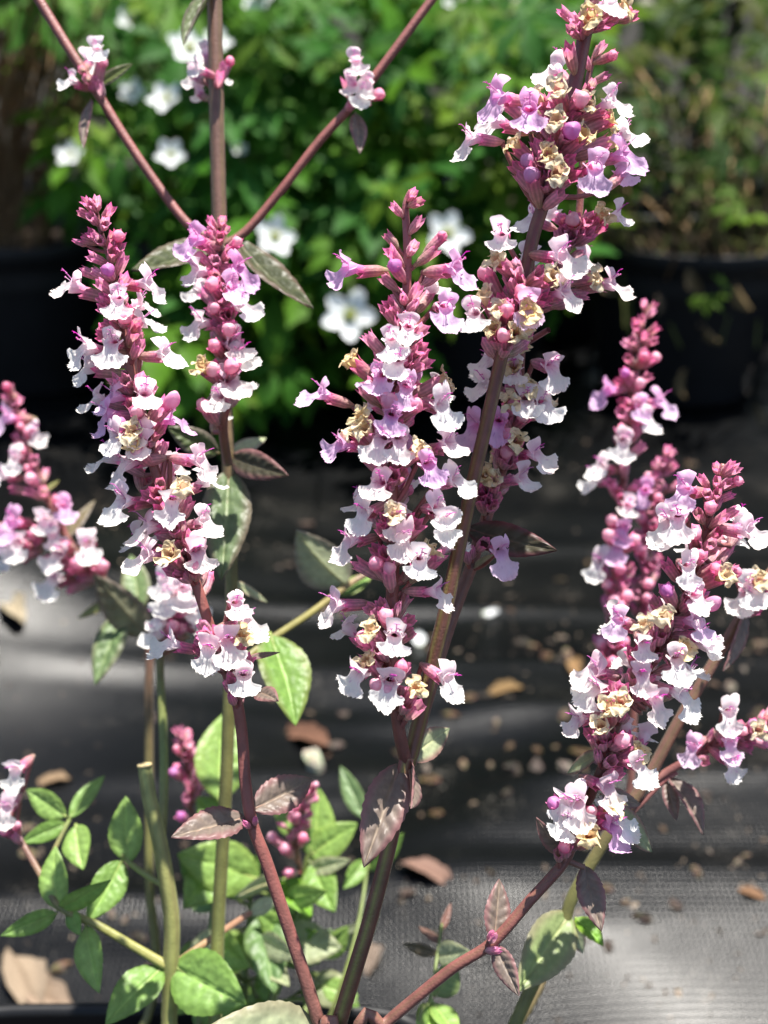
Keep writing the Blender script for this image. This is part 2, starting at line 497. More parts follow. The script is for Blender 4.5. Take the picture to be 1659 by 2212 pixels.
def bud_mesh(seed, c0, c1, long=0.0):
    """closed corolla: overlapping lobes swelling out of the calyx"""
    rng = random.Random(seed)
    mb = MB()
    L0, L1 = 4.5, 9.6 + long
    R = rng.uniform(1.45, 1.8)
    nl = rng.uniform(2.0, 3.0); ph = rng.uniform(0, 6)
    def fn(u, v):
        a = 2 * math.pi * u
        neck = 0.42
        if v < neck: r = lerp(0.8, 0.62 * R, v / neck)
        else:
            q = (v - neck) / (1 - neck)
            r = R * math.sqrt(max(0.0, 1 - (2 * (q * 0.82 + 0.18) - 1) ** 2)) if q < 1 else 0.0
            r = max(r, 0.0)
            if q < 0.3: r = lerp(0.62 * R, r, sstep(0, 0.3, q))
        r *= 1 + 0.10 * math.sin(3 * a + ph + v * nl) * sstep(neck, neck + 0.3, v) - 0.06 * max(0, math.cos(2 * a + ph)) ** 6
        return (math.cos(a) * r * MM, (math.sin(a) * r + 0.25 * math.sin(v * 3)) * MM, lerp(L0, L1, v) * MM)
    def cf(u, v):
        k = 0.5 + 0.5 * math.sin(6 * math.pi * u + ph + v * nl)
        return mix(mix(c1, c0, k * 0.6), c0, 1 - sstep(0.3, 0.9, v))
    mb.grid(fn, 16, 14, cf, closed=True)
    return mb.mesh('flower_bud', [M_PETAL])

def dry_mesh(seed):
    """shrivelled cream corolla"""
    rng = random.Random(seed)
    mb = MB()
    c0 = (0.60, 0.36, 0.17); c1 = (0.76, 0.62, 0.38); c2 = (0.80, 0.72, 0.52); brn = (0.24, 0.10, 0.035)
    off = Vector((rng.uniform(0, 50), rng.uniform(0, 50), rng.uniform(0, 50)))
    def jit(p, amp):
        q = Vector(p) * 0.75 + off
        return Vector(p) + Vector((noise.noise(q), noise.noise(q + Vector((9, 3, 1))), noise.noise(q + Vector((2, 7, 5))))) * amp
    zt = rng.uniform(9.5, 10.5)
    def tube(u, v):
        a = 2 * math.pi * u
        r = lerp(0.7, 1.35, v) * (1 + 0.18 * math.sin(5 * a))
        p = jit((math.cos(a) * r, math.sin(a) * r * 0.8, lerp(4, zt, v)), 0.5 * v)
        return p * MM
    mb.grid(tube, 12, 8, lambda u, v: mix(c0, c1, v), closed=True)
    # wilted lobes
    for (an, ln, w, cu) in ((1.57, 2.4, 1.6, 0.9), (0.2, 1.8, 1.2, 1.2), (2.9, 1.8, 1.2, 1.2), (4.71, rng.uniform(3.0, 4.2), 2.2, rng.uniform(1.0, 2.2))):
        an += rng.uniform(-0.3, 0.3)
        dx, dy = math.cos(an), math.sin(an)
        def lobe(u, v, dx=dx, dy=dy, ln=ln, w=w, cu=cu):
            s = u * 2 - 1
            t = v * ln * (1 - 0.3 * s * s)
            ww = w * math.sin(math.pi * (0.22 + 0.68 * v)) 
            rr = 1.0 + math.sin(cu * v) / cu * ln * 0.75
            zz = zt - 0.3 + (1 - math.cos(cu * v)) * -0.4 + math.cos(cu * v) * t * 0.35
            p = jit((dx * rr - dy * s * ww, dy * rr + dx * s * ww, zz + 0.5 * s * s), 1.25)
            return p * MM
        sd = rng.random() * 10
        mb.grid(lobe, 8, 7, lambda u, v, sd=sd: mix(mix(c1, c2, v), brn, 0.55 if noise.noise(Vector((u * 3.3 + sd, v * 3.3, sd))) > 0.38 else 0.0))
    return mb.mesh('withered_flower', [M_DRY])

PROTO = {}
CAL_OPEN = [calyx_mesh(s, pal=s % 3) for s in range(6)]
CAL_CLOSED = [calyx_mesh(40 + s, length=6.4, rm=1.5, rt=1.55, spread=0.05, teeth=1.3, pal=(2, 0, 1, 2)[s % 4]) for s in range(6)]
CAL_SMALL = [calyx_mesh(60 + s, length=4.0, rb=0.5, rm=1.05, rt=0.8, spread=-0.25, teeth=1.4, pal=2) for s in range(3)]
for pal in 'wpl':
    PROTO[pal] = []
    for s in range(11):
        me, ay = open_flower(100 + s * 7 + ord(pal), pal)
        PROTO[pal].append((me, stamens_mesh(300 + s, ay)))
PROTO['b'] = [bud_mesh(500 + s, (0.80, 0.28, 0.44), (0.90, 0.52, 0.62), s % 3 * 0.5) for s in range(4)]
PROTO['m'] = [bud_mesh(520 + s, (0.52, 0.16, 0.40), (0.66, 0.34, 0.62), 0.2) for s in range(3)]
PROTO['n'] = [bud_mesh(540 + s, (0.66, 0.18, 0.40), (0.82, 0.45, 0.62), 2.6) for s in range(3)]
PROTO['d'] = [dry_mesh(560 + s) for s in range(7)]

# ------------------------------------------------------------------ shoots
REGION = {1: (100, 550, 700), 2: (250, 1400, 700), 3: (950, 550, 700), 4: (950, 1400, 700), 5: (1420, 0, 700),
          6: (1420, 700, 700), 7: (1800, 900, 700), 8: (1750, 1800, 750), 9: (0, 1100, 1250), 10: (0, 0, 1250), 0: (0, 0, 1659)}
SRC2D = 1659.0 / 2500.0
def region_xy(r, x, y):
    x0, y0, w = REGION[r]
    k = w / 1659.0
    return ((x0 + x * k) * SRC2D, (y0 + y * k) * SRC2D)

def parse(r, s):
    out = []
    for tok in s.split():
        m_ = re.match(r'(-?\d+),(-?\d+)([a-z])(-?\d+)?(B)?$', tok)
        x, y = region_xy(r, int(m_[1]), int(m_[2]))
        out.append((x, y, m_[3], None if m_[4] is None else float(m_[4]), bool(m_[5])))
    return out

PURPLE = (0.115, 0.042, 0.032); MAROON = (0.20, 0.065, 0.055); BROWN = (0.15, 0.075, 0.055); OLIVE = (0.12, 0.115, 0.035); GREEN = (0.13, 0.17, 0.045); PINKST = (0.26, 0.085, 0.09)

class Shoot:
    def __init__(self, name, label, cat, group, origin):
        self.root = bpy.data.objects.new(name, None)
        COL.objects.link(self.root)
        self.root.empty_display_size = 0.01
        self.root.location = origin
        self.o = origin
        tag(self.root, label, cat, group)
        self.mb = MB()
        self.rng = random.Random(hash(label) if False else sum(map(ord, label)))
        self.axes = []
        self.count = 0
    def local(self, M): return Matrix.Translation(-self.o) @ M
    def axis(self, pts, widths, cols, groove=None, n=5, square=0.07, world_pts=False, seg=14):
        """pts [(x,y,d)] in frame units; widths in frame px at those points (linear), colours likewise"""
        P3 = [p if isinstance(p, Vector) else P(*p) for p in pts]
        C = catmull(P3, n)
        K = len(C)
        def samp(lst, f):
            q = f * (len(lst) - 1); i = min(int(q), len(lst) - 2) if len(lst) > 1 else 0
            if len(lst) == 1: return lst[0]
            t = q - i
            return lerp(lst[i], lst[i + 1], t) if not isinstance(lst[0], tuple) else mix(lst[i], lst[i + 1], t)
        rad = []; cols_ = []
        for k, c in enumerate(C):
            f = k / (K - 1)
            d = (c - CAM).dot(FWD)
            rad.append(samp(widths, f) * 0.5 * d / FPX); cols_.append(samp(cols, f))
        self.mb.tube([c - self.o for c in C], rad, cols_, n=seg, square=square, groove=groove)
        ax = [(c, project(c)) for c in C]
        self.axes.append(ax)
        return ax
    def twig(self, a, b, r0, r1, col, sag=0.0):
        m_ = (a + b) * 0.5 + Vector((0, 0, -sag))
        C = catmull([a, m_, b], 3)
        self.mb.tube([c - self.o for c in C], [lerp(r0, r1, k / (len(C) - 1)) for k in range(len(C))], [col] * len(C), n=6, cap=False)
    def item(self, ax, x, y, typ, az, back, s):
        rng = self.rng
        # nearest stem point in the picture
        best = min(ax, key=lambda q: (q[1][0] - x) ** 2 + (q[1][1] - y) ** 2)
        i = ax.index(best)
        topd = (ax[-1][0] - best[0]).length / s
        if typ in 'cbkm': s = s * lerp(0.70, 1.0, sstep(0.0, 0.030, topd))
        sd = best[1][2]
        mmpx = sd / FPX
        off = math.hypot(x - best[1][0], y - best[1][1]) * mmpx
        drop = (0.30 * off + 0.003 * s)
        # walk down the stem
        j = i; acc = 0
        while j > 0 and acc < drop:
            acc += (ax[j][0] - ax[j - 1][0]).length; j -= 1
        Q = ax[j][0]
        up = Vector((0, 0, 1))
        if typ in 'wpl':
            R = 0.0105 * s
            if az is None:
                sx = (x - best[1][0]) * mmpx / (0.0115 * s)
                az = math.degrees(math.asin(max(-0.97, min(0.97, sx)))) + rng.uniform(-14, 14)
            a = R_(az)
            el = R_(rng.uniform(2, 26))
            dep = sd - (R * math.cos(a) * (-1 if back else 1))
            mouth = P(x, y, dep)
            dr = Vector((math.sin(a) * math.cos(el), -math.cos(a) * math.cos(el) * (-1 if back else 1), math.sin(el)))
            fs = s * rng.uniform(0.74, 0.92)
            Lm = 0.0118 * fs
            base = mouth - dr * Lm
            me, st = rng.choice(PROTO[typ])
            M = frame(base, dr, up, fs, rng.uniform(-0.28, 0.28))
            o = link('flower', me, self.root, self.local(M))
            c = link('calyx', rng.choice(CAL_OPEN), o)
            c.matrix_basis = Matrix.Rotation(rng.uniform(0, 1.2), 4, 'Z') @ Matrix.Scale(rng.uniform(0.9, 1.05), 4)
            link('stamens', st, o)
        else:
            Lc = {'c': 0.0085, 'b': 0.0095, 'm': 0.0095, 'n': 0.0115, 'd': 0.0115, 'k': 0.0058}[typ] * s * rng.uniform(0.88, 1.1)
            tipL = Lc
            q2 = project(Q)
            ox, oy = (x - q2[0]) * mmpx, (y - q2[1]) * mmpx
            dd = math.hypot(ox, oy)
            reach = Lc + 0.0025 * s
            dz = math.sqrt(max(0.0, reach * reach - dd * dd))
            dz = max(dz, 0.0015 * s)
            if back: dz = -dz
            if az is not None: dz = reach * math.cos(R_(az))
            tip = P(x, y, sd - dz)
            dr = (tip - Q).normalized()
            if typ == 'd': dr = (dr + Vector((0, 0, 0.1))).normalized()
            base = tip - dr * Lc
            fs = s * rng.uniform(0.9, 1.08)
            if typ == 'c':
                me = rng.choice(CAL_CLOSED + CAL_OPEN[:3])
                link('calyx', me, self.root, self.local(frame(base, dr, up, fs * 0.87, rng.uniform(0, 6.28))))
            elif typ == 'k':
                link('calyx', rng.choice(CAL_SMALL), self.root, self.local(frame(base, dr, up, fs, rng.uniform(0, 6.28))))
            else:
                me = rng.choice(PROTO[typ])
                nm = 'withered_flower' if typ == 'd' else 'flower_bud'
                o = link(nm, me, self.root, self.local(frame(base, dr, up, fs, rng.uniform(-0.4, 0.4) if typ == 'd' else rng.uniform(0, 6.28))))
                c = link('calyx', rng.choice(CAL_OPEN), o)
                c.matrix_basis = Matrix.Rotation(rng.uniform(0, 6), 4, 'Z') @ Matrix.Scale(0.98, 4)
        self.count += 1
        gap = (base - Q).length
        if gap > 0.0008:
            self.twig(Q, base + dr * 0.0006 * s, 0.00062 * s, 0.00055 * s, mix(MAROON, PINKST, rng.random() * 0.8), sag=gap * 0.08)
    def items(self, ax, r, spec, s=1.0):
        for (x, y, t, az, back) in parse(r, spec):
            self.item(ax, x, y, t, az, back, s)
    def fill(self, ax, y0, y1, s=1.0, step=26, n=5, kinds='ccckcb', spread=1.0, front=0.25):
        """whorls of calyces round the stem between two heights of the frame"""
        rng = self.rng
        y = y0
        while y < y1:
            best = min(ax, key=lambda q: abs(q[1][1] - y))
            for k in range(n):
                a = rng.uniform(0, 2 * math.pi)
                w = 58 * s * 0.24 / best[1][2] * spread
                x = best[1][0] + math.sin(a) * w * rng.uniform(0.5, 1.0)
                isb = math.cos(a) > (front * 2 - 1)
                self.item(ax, x, best[1][1] + rng.uniform(-14, 10), rng.choice(kinds), None, isb, s * rng.uniform(0.85, 1.0))
            y += step * rng.uniform(0.8, 1.2)
    def leaf(self, b, t, w, col, kind='leaf', nrm=None, fold=0.18, droop=0.08, edge=None, teeth=11, name='leaf'):
        B = b if isinstance(b, Vector) else P(*b)
        T = t if isinstance(t, Vector) else P(*t)
        me = leaf_mesh((T - B).length, w * (B - CAM).dot(FWD) / FPX, col, edge, fold, droop, teeth, self.rng)
        al = (T - B).normalized()
        if nrm is None: nrm = Vector((0, -0.55, 0.8))
        nn = nrm - al * nrm.dot(al)
        if nn.length < 0.05: nn = al.orthogonal()
        o = link(name, me, self.root, self.local(frame(B, al, nn)))
        return o
    def finish(self):
        link('stem', self.mb.mesh('stem', [M_STEM]), self.root)

def leaf_mesh(L, W, col, edge, fold, droop, teeth, rng):
    """blade along +Z, upper side +Y, with quilted veins and a toothed margin"""
    mb = MB()
    nu, nv = 20, 34
    nveins = rng.choice((6, 7))
    ph = rng.random()
    edge = edge or (col[0] * 1.1, col[1] * 0.75, col[2] * 0.9)
    vein = (min(1, col[0] * 1.5 + 0.05), min(1, col[1] * 1.5 + 0.04), min(1, col[2] * 1.3 + 0.03))
    side = rng.uniform(-0.05, 0.05)
    def half(v):
        return (math.sin(math.pi * min(1.0, (v * 0.98 + 0.02)) ** 0.78) ** 0.85) * 0.5 * W
    def fn(u, v):
        s = u * 2 - 1
        saw = (v * teeth + 0.3 * ph) % 1.0
        w = half(v) * (1 + (0.11 if col[0] > 0.18 and col[1] < 0.24 else 0.045) * (saw - 0.5) * abs(s) ** 5)
        x = s * w + side * W * math.sin(math.pi * v)
        # lateral veins run forward from the midrib
        q = (v - 0.16 * abs(s)) * nveins + ph * 0.3
        quilt = abs(math.sin(math.pi * q)) ** 0.7
        h = fold * abs(s) * w * 1.2
        h += (0.05 if col[1] < 0.24 else 0.014) * W * quilt * (0.35 + min(1, abs(s) * 2)) * (1 - abs(s) ** 6) * math.sin(math.pi * v) ** 0.4
        h += 0.022 * W * noise.noise(Vector((s * 6 + ph * 9, v * 14, ph * 30)))
        h -= 0.035 * W * math.exp(-(s / 0.07) ** 2)
        h -= 0.10 * W * abs(s) ** 4 * 0.4
        z = L * v
        y = h - droop * L * (v * v) + droop * L * v * 0.8
        return (x, y, z)
    def cf(u, v):
        s = u * 2 - 1
        q = (v - 0.16 * abs(s)) * nveins + ph * 0.3
        vn = math.exp(-(math.sin(math.pi * q) / 0.22) ** 2) * (1 - abs(s)) * 0.5
        mid = math.exp(-(s / 0.07) ** 2)
        c = mix(col, edge, sstep(0.45, 1.0, abs(s)) * 0.85)
        c = mix(c, vein, min(1, max(vn, mid * 0.85)))
        return c
    mb.grid(fn, nu, nv, cf)
    # short stalk and midrib on the under side
    mb.tube([Vector((side * W * math.sin(math.pi * t) if t > 0 else 0, fn(0.5, max(0, t))[1] - 0.025 * W if t > 0 else 0.0, L * t)) for t in (-0.04, 0.0, 0.15, 0.4, 0.7, 0.95)],
            [0.05 * W, 0.05 * W, 0.045 * W, 0.035 * W, 0.022 * W, 0.008 * W], [mix(vein, (0.3, 0.1, 0.1), 0.3)] * 6, n=6)
    return mb.mesh('leaf', [M_LEAF])

GRN = (0.17, 0.30, 0.065); GRN2 = (0.23, 0.37, 0.09); PALEG = (0.33, 0.37, 0.22); PURL = (0.205, 0.160, 0.135); PURE = (0.28, 0.125, 0.13); DARKL = (0.055, 0.05, 0.032); LIME = (0.16, 0.34, 0.03)
GRP = 'flowering stems of the potted plant'

# the pot that all the shoots grow from
RIMZ = 0.145
POT = Vector((-0.068, 0.178, 0.0)); POTR = 0.0875
SOILZ = RIMZ - 0.022
def soil_pt(x, y): return Vector((x, y, SOILZ - 0.004))

def make_pot(name, r, h, label, loc, square=False):
    def kk(a): return 1.0 if not square else 1.0 / (abs(math.cos(a)) ** 9 + abs(math.sin(a)) ** 9) ** (1 / 9)
    root = bpy.data.objects.new(name, None); COL.objects.link(root); root.location = loc
    tag(root, label, 'plant pot')
    mb = MB()
    prof = [(0.70 * r, 0.0), (0.72 * r, 0.004), (0.94 * r, h - 0.026), (0.945 * r, h - 0.024), (0.985 * r, h - 0.023), (0.99 * r, h - 0.002), (0.985 * r, h), (0.955 * r, h), (0.95 * r, h - 0.003), (0.92 * r, h - 0.05)]
    nu = 96 if square else 64
    base = len(mb.v)
    for (q, z) in prof:
        for i in range(nu):
            a = 2 * math.pi * i / nu
            mb.vert((math.cos(a) * q * kk(a), math.sin(a) * q * kk(a), z), (1, 1, 1))
    for k in range(len(prof) - 1):
        for i in range(nu):
            a = base + k * nu + i; b = base + k * nu + (i + 1) % nu
            mb.face((a, b, b + nu, a + nu))
    mb.face([base + i for i in range(nu)][::-1])
    link('pot_wall', mb.mesh('pot_wall', [M_POT]), root)
    mb = MB()
    rr = 0.935 * r
    c = mb.vert((0, 0, h - 0.018), (1, 1, 1))
    prev = None
    for j in range(1, 9):
        ring = []
        for i in range(48):
            a = 2 * math.pi * i / 48; q = rr * j / 8 * kk(a)
            x, y = math.cos(a) * q, math.sin(a) * q
            ring.append(mb.vert((x, y, h - 0.022 + 0.006 * noise.noise(Vector((x * 60 + loc[0] * 9, y * 60, 1.0)))), (1, 1, 1)))
        for i in range(48):
            if prev is None: mb.face((c, ring[i], ring[(i + 1) % 48]))
            else: mb.face((prev[i], ring[i], ring[(i + 1) % 48], prev[(i + 1) % 48]))
        prev = ring
    link('potting_soil', mb.mesh('potting_soil', [M_SOIL]), root)
    return root
make_pot('nursery_pot', POTR, RIMZ, 'square black plastic nursery pot holding the pink and white flowering stems', (POT.x, POT.y, 0.0), True)

# ---- shoot A: tall spike with a pair of purple leaves half way up
A = Shoot('flowering_stem', 'slender maroon stem with long pink and white spike above a pair of bronze leaves', 'flower stem', GRP, soil_pt(-0.030, 0.160))
axA = A.axis([A.o.copy(), (712, 2290, .25), (690, 2212, .25), (655, 2100, .25), (615, 1980, .25), (575, 1860, .25), (545, 1780, .25), (530, 1690, .25), (524, 1600, .25), (515, 1530, .249), (497, 1470, .249),
              (462, 1380, .248), (430, 1280, .248), (400, 1200, .247), (378, 1150, .247), (345, 1050, .247), (325, 980, .247), (305, 900, .247), (290, 830, .247), (275, 760, .247), (262, 700, .247),
              (250, 640, .247), (236, 560, .247), (215, 490, .247), (205, 432, .247)],
             [32, 30, 28, 26, 24, 23, 20, 14, 8], [BROWN, MAROON, MAROON, MAROON, MAROON, PINKST], groove=(BROWN, 0.3))
A.items(axA, 1, '380,215c 450,220c 510,200c 320,305c 430,320c 620,290c 590,400c 410,455c 320,510c 690,480b 490,520c 740,640c 430,640c 630,620c 560,390k 590,760m 400,740c 470,830c 350,770c 750,800c 700,570c 640,480c 300,540k'
        ' 290,910p-80 930,900p70 460,1020c 470,930c 770,1040c 870,1050p60B 500,1160c 870,1120c 860,1300c 490,1260c 810,1220c 590,1090c 620,1360w0 400,1400w-62 430,1540w-72B 900,1190w80B 1060,1440w58 560,1580c 860,1590c 960,1620c 690,1650k'
        ' 610,1760l-62 490,1780w-80B 570,1910l-65 890,1760p20 1090,1770n 620,1950m 1010,1960c 1110,1930l80B 770,2010d 640,2080w-30')
A.items(axA, 2, '350,270p-58 220,200w-80B 330,570w-38 400,60d 450,160b 970,250p60 760,270w20B 830,410d 900,490c 730,590w8 500,500c 560,430c 620,600c 1000,710w50 1020,400w60B 520,770p-60 450,850w-78B 700,950d 910,840b 940,970p22 510,980p-48 640,960c 880,770c 650,1060c 740,1090c 560,900c 800,700c'
        ' 690,1660w-62 1010,1720w0 1170,1660p12 1240,1370p20 1340,1500w60 1280,1560d 1290,1620c 870,1640c 860,1760c 900,1600c 1290,1940w10 1160,2030k 1360,1730c 1060,1600c 1080,1520c 980,1560c 1210,1760c')
A.fill(axA, 640, 1240, 1.0, 40, 4, 'cccpkb', 0.8, 0.2)
A.fill(axA, 1360, 1500, 1.0, 30, 4, 'ccck', 0.7, 0.3)
A.leaf((528, 1766, .25), (370, 1806, .238), 84, PURL, edge=PURE, nrm=Vector((-0.1, -0.35, 0.9)), fold=0.25)
A.leaf((548, 1748, .25), (676, 1680, .262), 84, PURL, edge=PURE, nrm=Vector((0.1, -0.6, 0.75)), fold=0.3)
A.leaf((556, 1494, .248), (600, 1512, .235), 44, PURL, edge=PURE)
A.leaf((530, 1424, .249), (606, 1408, .256), 16, PURL, edge=PURE)
A.leaf((700, 2265, .25), (440, 2228, .236), 165, PALEG, edge=(0.27, 0.24, 0.15), nrm=Vector((0.0, -0.55, 0.8)), fold=0.1)
for q in ((522, 1772), (552, 1762)):
    A.item(axA, q[0], q[1], 'k', None, False, 0.7)
A.finish()

# ---- shoot B: forked thick stem, centre spike, tall stem and a paler stem behind it
B = Shoot('flowering_stem', 'thick forked stem carrying the tallest pink and white spikes, big bronze leaf hanging at fork', 'flower stem', GRP, soil_pt(-0.040, 0.178))
axB0 = B.axis([B.o.copy(), (700, 2330, .25), (732, 2212, .25), (770, 2085, .248), (800, 1985, .247), (840, 1830, .246), (868, 1690, .245), (880, 1636, .245)], [40, 38, 37, 36, 34, 34], [OLIVE, PURPLE, PURPLE, MAROON], groove=((0.20, 0.22, 0.05), 0.75), square=0.10)
axB1 = B.axis([(878, 1650, .245), (864, 1590, .243), (852, 1500, .241), (845, 1440, .240), (847, 1321, .240), (849, 1181, .240), (846, 1055, .240), (840, 985, .240), (846, 900, .240), (855, 813, .240), (868, 730, .240), (877, 667, .240), (880, 533, .240), (876, 449, .240), (888, 412, .240)],
              [26, 27, 28, 27, 25, 22, 18, 12], [PURPLE, MAROON, MAROON, PINKST, PINKST])
axB2 = B.axis([(882, 1650, .246), (905, 1560, .247), (935, 1430, .247), (960, 1330, .246), (990, 1190, .245), (1024, 1030, .243), (1045, 940, .242), (1070, 830, .241), (1085, 765, .240), (1108, 690, .240), (1133, 604, .240), (1152, 510, .240), (1180, 420, .240), (1208, 310, .240), (1239, 196, .240), (1264, 70, .240), (1275, 20, .240), (1290, -60, .240)],
              [30, 30, 28, 27, 27, 27, 29, 30], [PURPLE, PURPLE, (0.12, 0.036, 0.034), (0.13, 0.036, 0.038), (0.16, 0.042, 0.05)], groove=((0.20, 0.22, 0.05), 0.6, 0.0), square=0.10)
axB3 = B.axis([(885, 1650, .248), (920, 1520, .254), (958, 1390, .258), (992, 1290, .260), (1015, 1232, .260), (1034, 1167, .260), (1059, 1094, .260), (1088, 1000, .259), (1106, 920, .258), (1121, 843, .258), (1128, 744, .258), (1150, 690, .258), (1195, 600, .258), (1236, 520, .258), (1250, 470, .258), (1258, 350, .258), (1268, 200, .258), (1275, 150, .258), (1292, 100, .258)],
              [28, 27, 26, 24, 20, 17, 16, 15, 14, 10], [BROWN, BROWN, MAROON, MAROON, MAROON, PINKST])
B.items(axB1, 3, '740,230c 960,150c 1040,230c 1030,330c 680,450c 720,600c 1180,500b 950,560c 1150,600c 780,730m 640,780c 400,790l-62 1190,760c 1010,850c 1290,790l48 1190,1090l12 1100,920w30B 690,1040c 850,940k 810,1110k 740,1010c 560,1270c 770,1330w-4 1050,1350c 1080,1180c 950,1170c 410,1420d 560,1640b 480,1620c 200,1730l-72 740,1770b 960,1810b 1070,1480c 930,1590c 1130,1700w50B 1170,1850w30 1220,1600d 480,1850d 380,1950d 520,1960d 760,1940l0 860,1740c 900,1420c 640,1480c')
B.items(axB1, 4, '350,130l-60 1060,90d 620,150c 1070,300l15 1230,120p40 650,270c 780,310c 520,170c 790,600d 660,440p-20 520,560w-30B 540,660w-35 420,870p-55 1290,400w40 1150,620w25 1190,730w20 470,1000c 760,740c 910,680c 1000,720c 660,720c 900,790c 630,1010b 740,1050b 985,1030w5 1130,860d 1130,980c 1240,880w50B 1140,1260p62 560,1340c 660,1290c 950,1430c 940,1540c 310,1370p-60 420,1530w-40B 570,1500d 520,1580b 640,1640c 790,1620w0 440,1740c 530,1720d 490,1910w-35 640,1950b 750,1990w0 990,1930d 920,2070c 1020,2070c 1210,1950w35 870,1960c 600,860c 700,900c 960,640c')
B.fill(axB1, 640, 1200, 1.0, 40, 5, 'cccpkbl', 0.9, 0.2)
B.fill(axB1, 1290, 1530, 1.0, 50, 3, 'ccckb', 0.8, 0.25)
B.items(axB2, 5, '1000,60c 1120,50c 1300,40c 1510,70b 1350,0w20 1600,100c 1020,190c 1190,100d 900,20c 1220,90c 1450,120c 1550,10d 1250,160c 1100,150c 1380,150c'
        ' 450,760l-52 720,850l-8 240,1080p-66 440,940p-52B 690,650d 900,550w-20B 930,640d 580,790b 520,1020d 920,900d 1040,1000m 1200,970d 1130,740b 1210,760d 1380,790p50 1450,880d 1360,930c 1380,1080d 1480,1040w60B 1480,1190l50 1230,1320l10 1440,1330l40B 690,1210m 730,1350m 600,1290c 490,1190c 940,1310d 880,1060k 960,1150k 1190,1110k 1010,1430c 1010,350c 800,1180c 1080,1200c 640,1080c 750,1050c 850,1170c 1150,1300c 1290,1150c 1060,1330c 860,1380k')
B.items(axB3, 5, '1320,290c 1370,420b 1350,570c 1230,610c 1170,640c 1160,420k 720,1690w-60 870,1650w-30B 1060,1680b 950,1660c 1200,1660c 930,1740c 1230,1780c 1050,1780c 1150,1760c 1330,1720c 1420,1670p58 1320,1620d 1000,1730c 1280,1770c 1180,1700c')
B.items(axB2, 6, '500,170p-12 400,270d 380,460b 500,360c 580,320c 470,680d 290,780w-20 700,720l5 510,890b 550,630c 450,570c 330,570d 700,330w0B 990,330p40 950,440d 850,400c 1010,610p38 860,640c 900,560c 830,700c 620,900c 560,960c 420,900c 480,800c')
B.items(axB3, 6, '1150,350p50B 1270,470d 1380,540p62 1250,610c 1200,640c 1130,640c 380,1140w-55 350,1320w-50 590,1210p-10 900,1190p20 700,1440w0 840,1470w15 560,1400d 940,1350d 960,1450c 810,1300c 530,1280c 550,1500c 280,1640l-42 480,1620l-5 640,1720d 470,1800c 790,1860p48 570,1850c 700,1840c 440,2000d 360,1970d 680,2040p42 300,2040c 640,1380c 720,1320c')
B.items(axB3, 4, '1400,400c 1500,500c 1600,500c 1450,470c 1560,540c 1620,960l20 1390,890k 1520,840c 1340,900k')
B.fill(axB2, 210, 400, 1.0, 26, 5, 'cccckdd', 1.25, 0.4)
B.fill(axB2, 590, 740, 1.0, 30, 5, 'ccckdb', 1.0, 0.35)
B.fill(axB3, 780, 1080, 1.0, 40, 4, 'ccckdb', 0.85, 0.35)
B.fill(axB3, 470, 560, 1.0, 26, 5, 'ccck', 0.9, 0.4)
B.twig(P(1128, 746, .258), P(1185, 712, .25), 0.0008, 0.0007, PINKST)
B.twig(P(1015, 1232, .26), P(985, 1160, .255), 0.0006, 0.0005, MAROON, -0.001)
B.twig(P(1015, 1232, .26), P(1072, 1195, .255), 0.0006, 0.0005, MAROON, 0.001)
B.leaf((864, 1652, .245), (786, 1872, .232), 96, PURL, edge=PURE, nrm=Vector((-0.2, -1.0, 0.3)), fold=0.18, droop=0.12)
B.leaf((886, 1655, .246), (893, 1745, .222), 66, PURL, edge=PURE, nrm=Vector((0.75, -0.5, 0.4)), fold=0.3)
B.leaf((884, 1640, .247), (974, 1572, .262), 64, PALEG, edge=PURE, nrm=Vector((0.3, -0.7, 0.6)), fold=0.2)
B.leaf((1012, 1142, .258), (1204, 1190, .247), 74, DARKL, edge=(0.14, 0.04, 0.05), nrm=Vector((0.15, -0.8, 0.55)), fold=0.1, droop=-0.10)
B.leaf((1018, 1228, .26), (1068, 1196, .252), 20, PALEG)
B.finish()

# ---- shoot C: arching stem at the front right
C_ = Shoot('flowering_stem', 'arching reddish stem sweeping right with small paired leaves below a leaning pink white spike', 'flower stem', GRP, soil_pt(-0.020, 0.150))
axC = C_.axis([C_.o.copy(), (760, 2280, .25), (832, 2212, .25), (905, 2150, .249), (980, 2090, .248), (1065, 2035, .247), (1145, 1945, .247), (1220, 1860, .247), (1245, 1790, .247), (1275, 1720, .247), (1300, 1660, .246), (1318, 1600, .246), (1340, 1545, .246),
              (1371, 1494, .246), (1405, 1435, .246), (1445, 1360, .246), (1478, 1300, .246), (1508, 1210, .246), (1530, 1130, .246), (1545, 1060, .246), (1562, 1002, .246)],
              [26, 26, 25, 24, 22, 22, 21, 19, 16, 10], [BROWN, (0.17, 0.06, 0.05), (0.17, 0.06, 0.05), PURPLE, PURPLE, MAROON, PINKST], groove=(OLIVE, 0.25))
C_.items(axC, 7, '1250,1420c 1410,1420c 1440,1470c 1120,1510c 1280,1550c 1480,1560b 1180,1650c 1450,1650c 1460,1790c 1340,1830c 1100,1780c 1210,1760b 1320,1710k 1000,1660l-48 870,1930w-42 960,1880p-20 1070,1950c 1540,1980p42 1450,1870w30B 1330,1930c 1260,2020c 1100,2050c 1060,2090w-10B 1400,2020w40B 1290,1640c 1390,1560c')
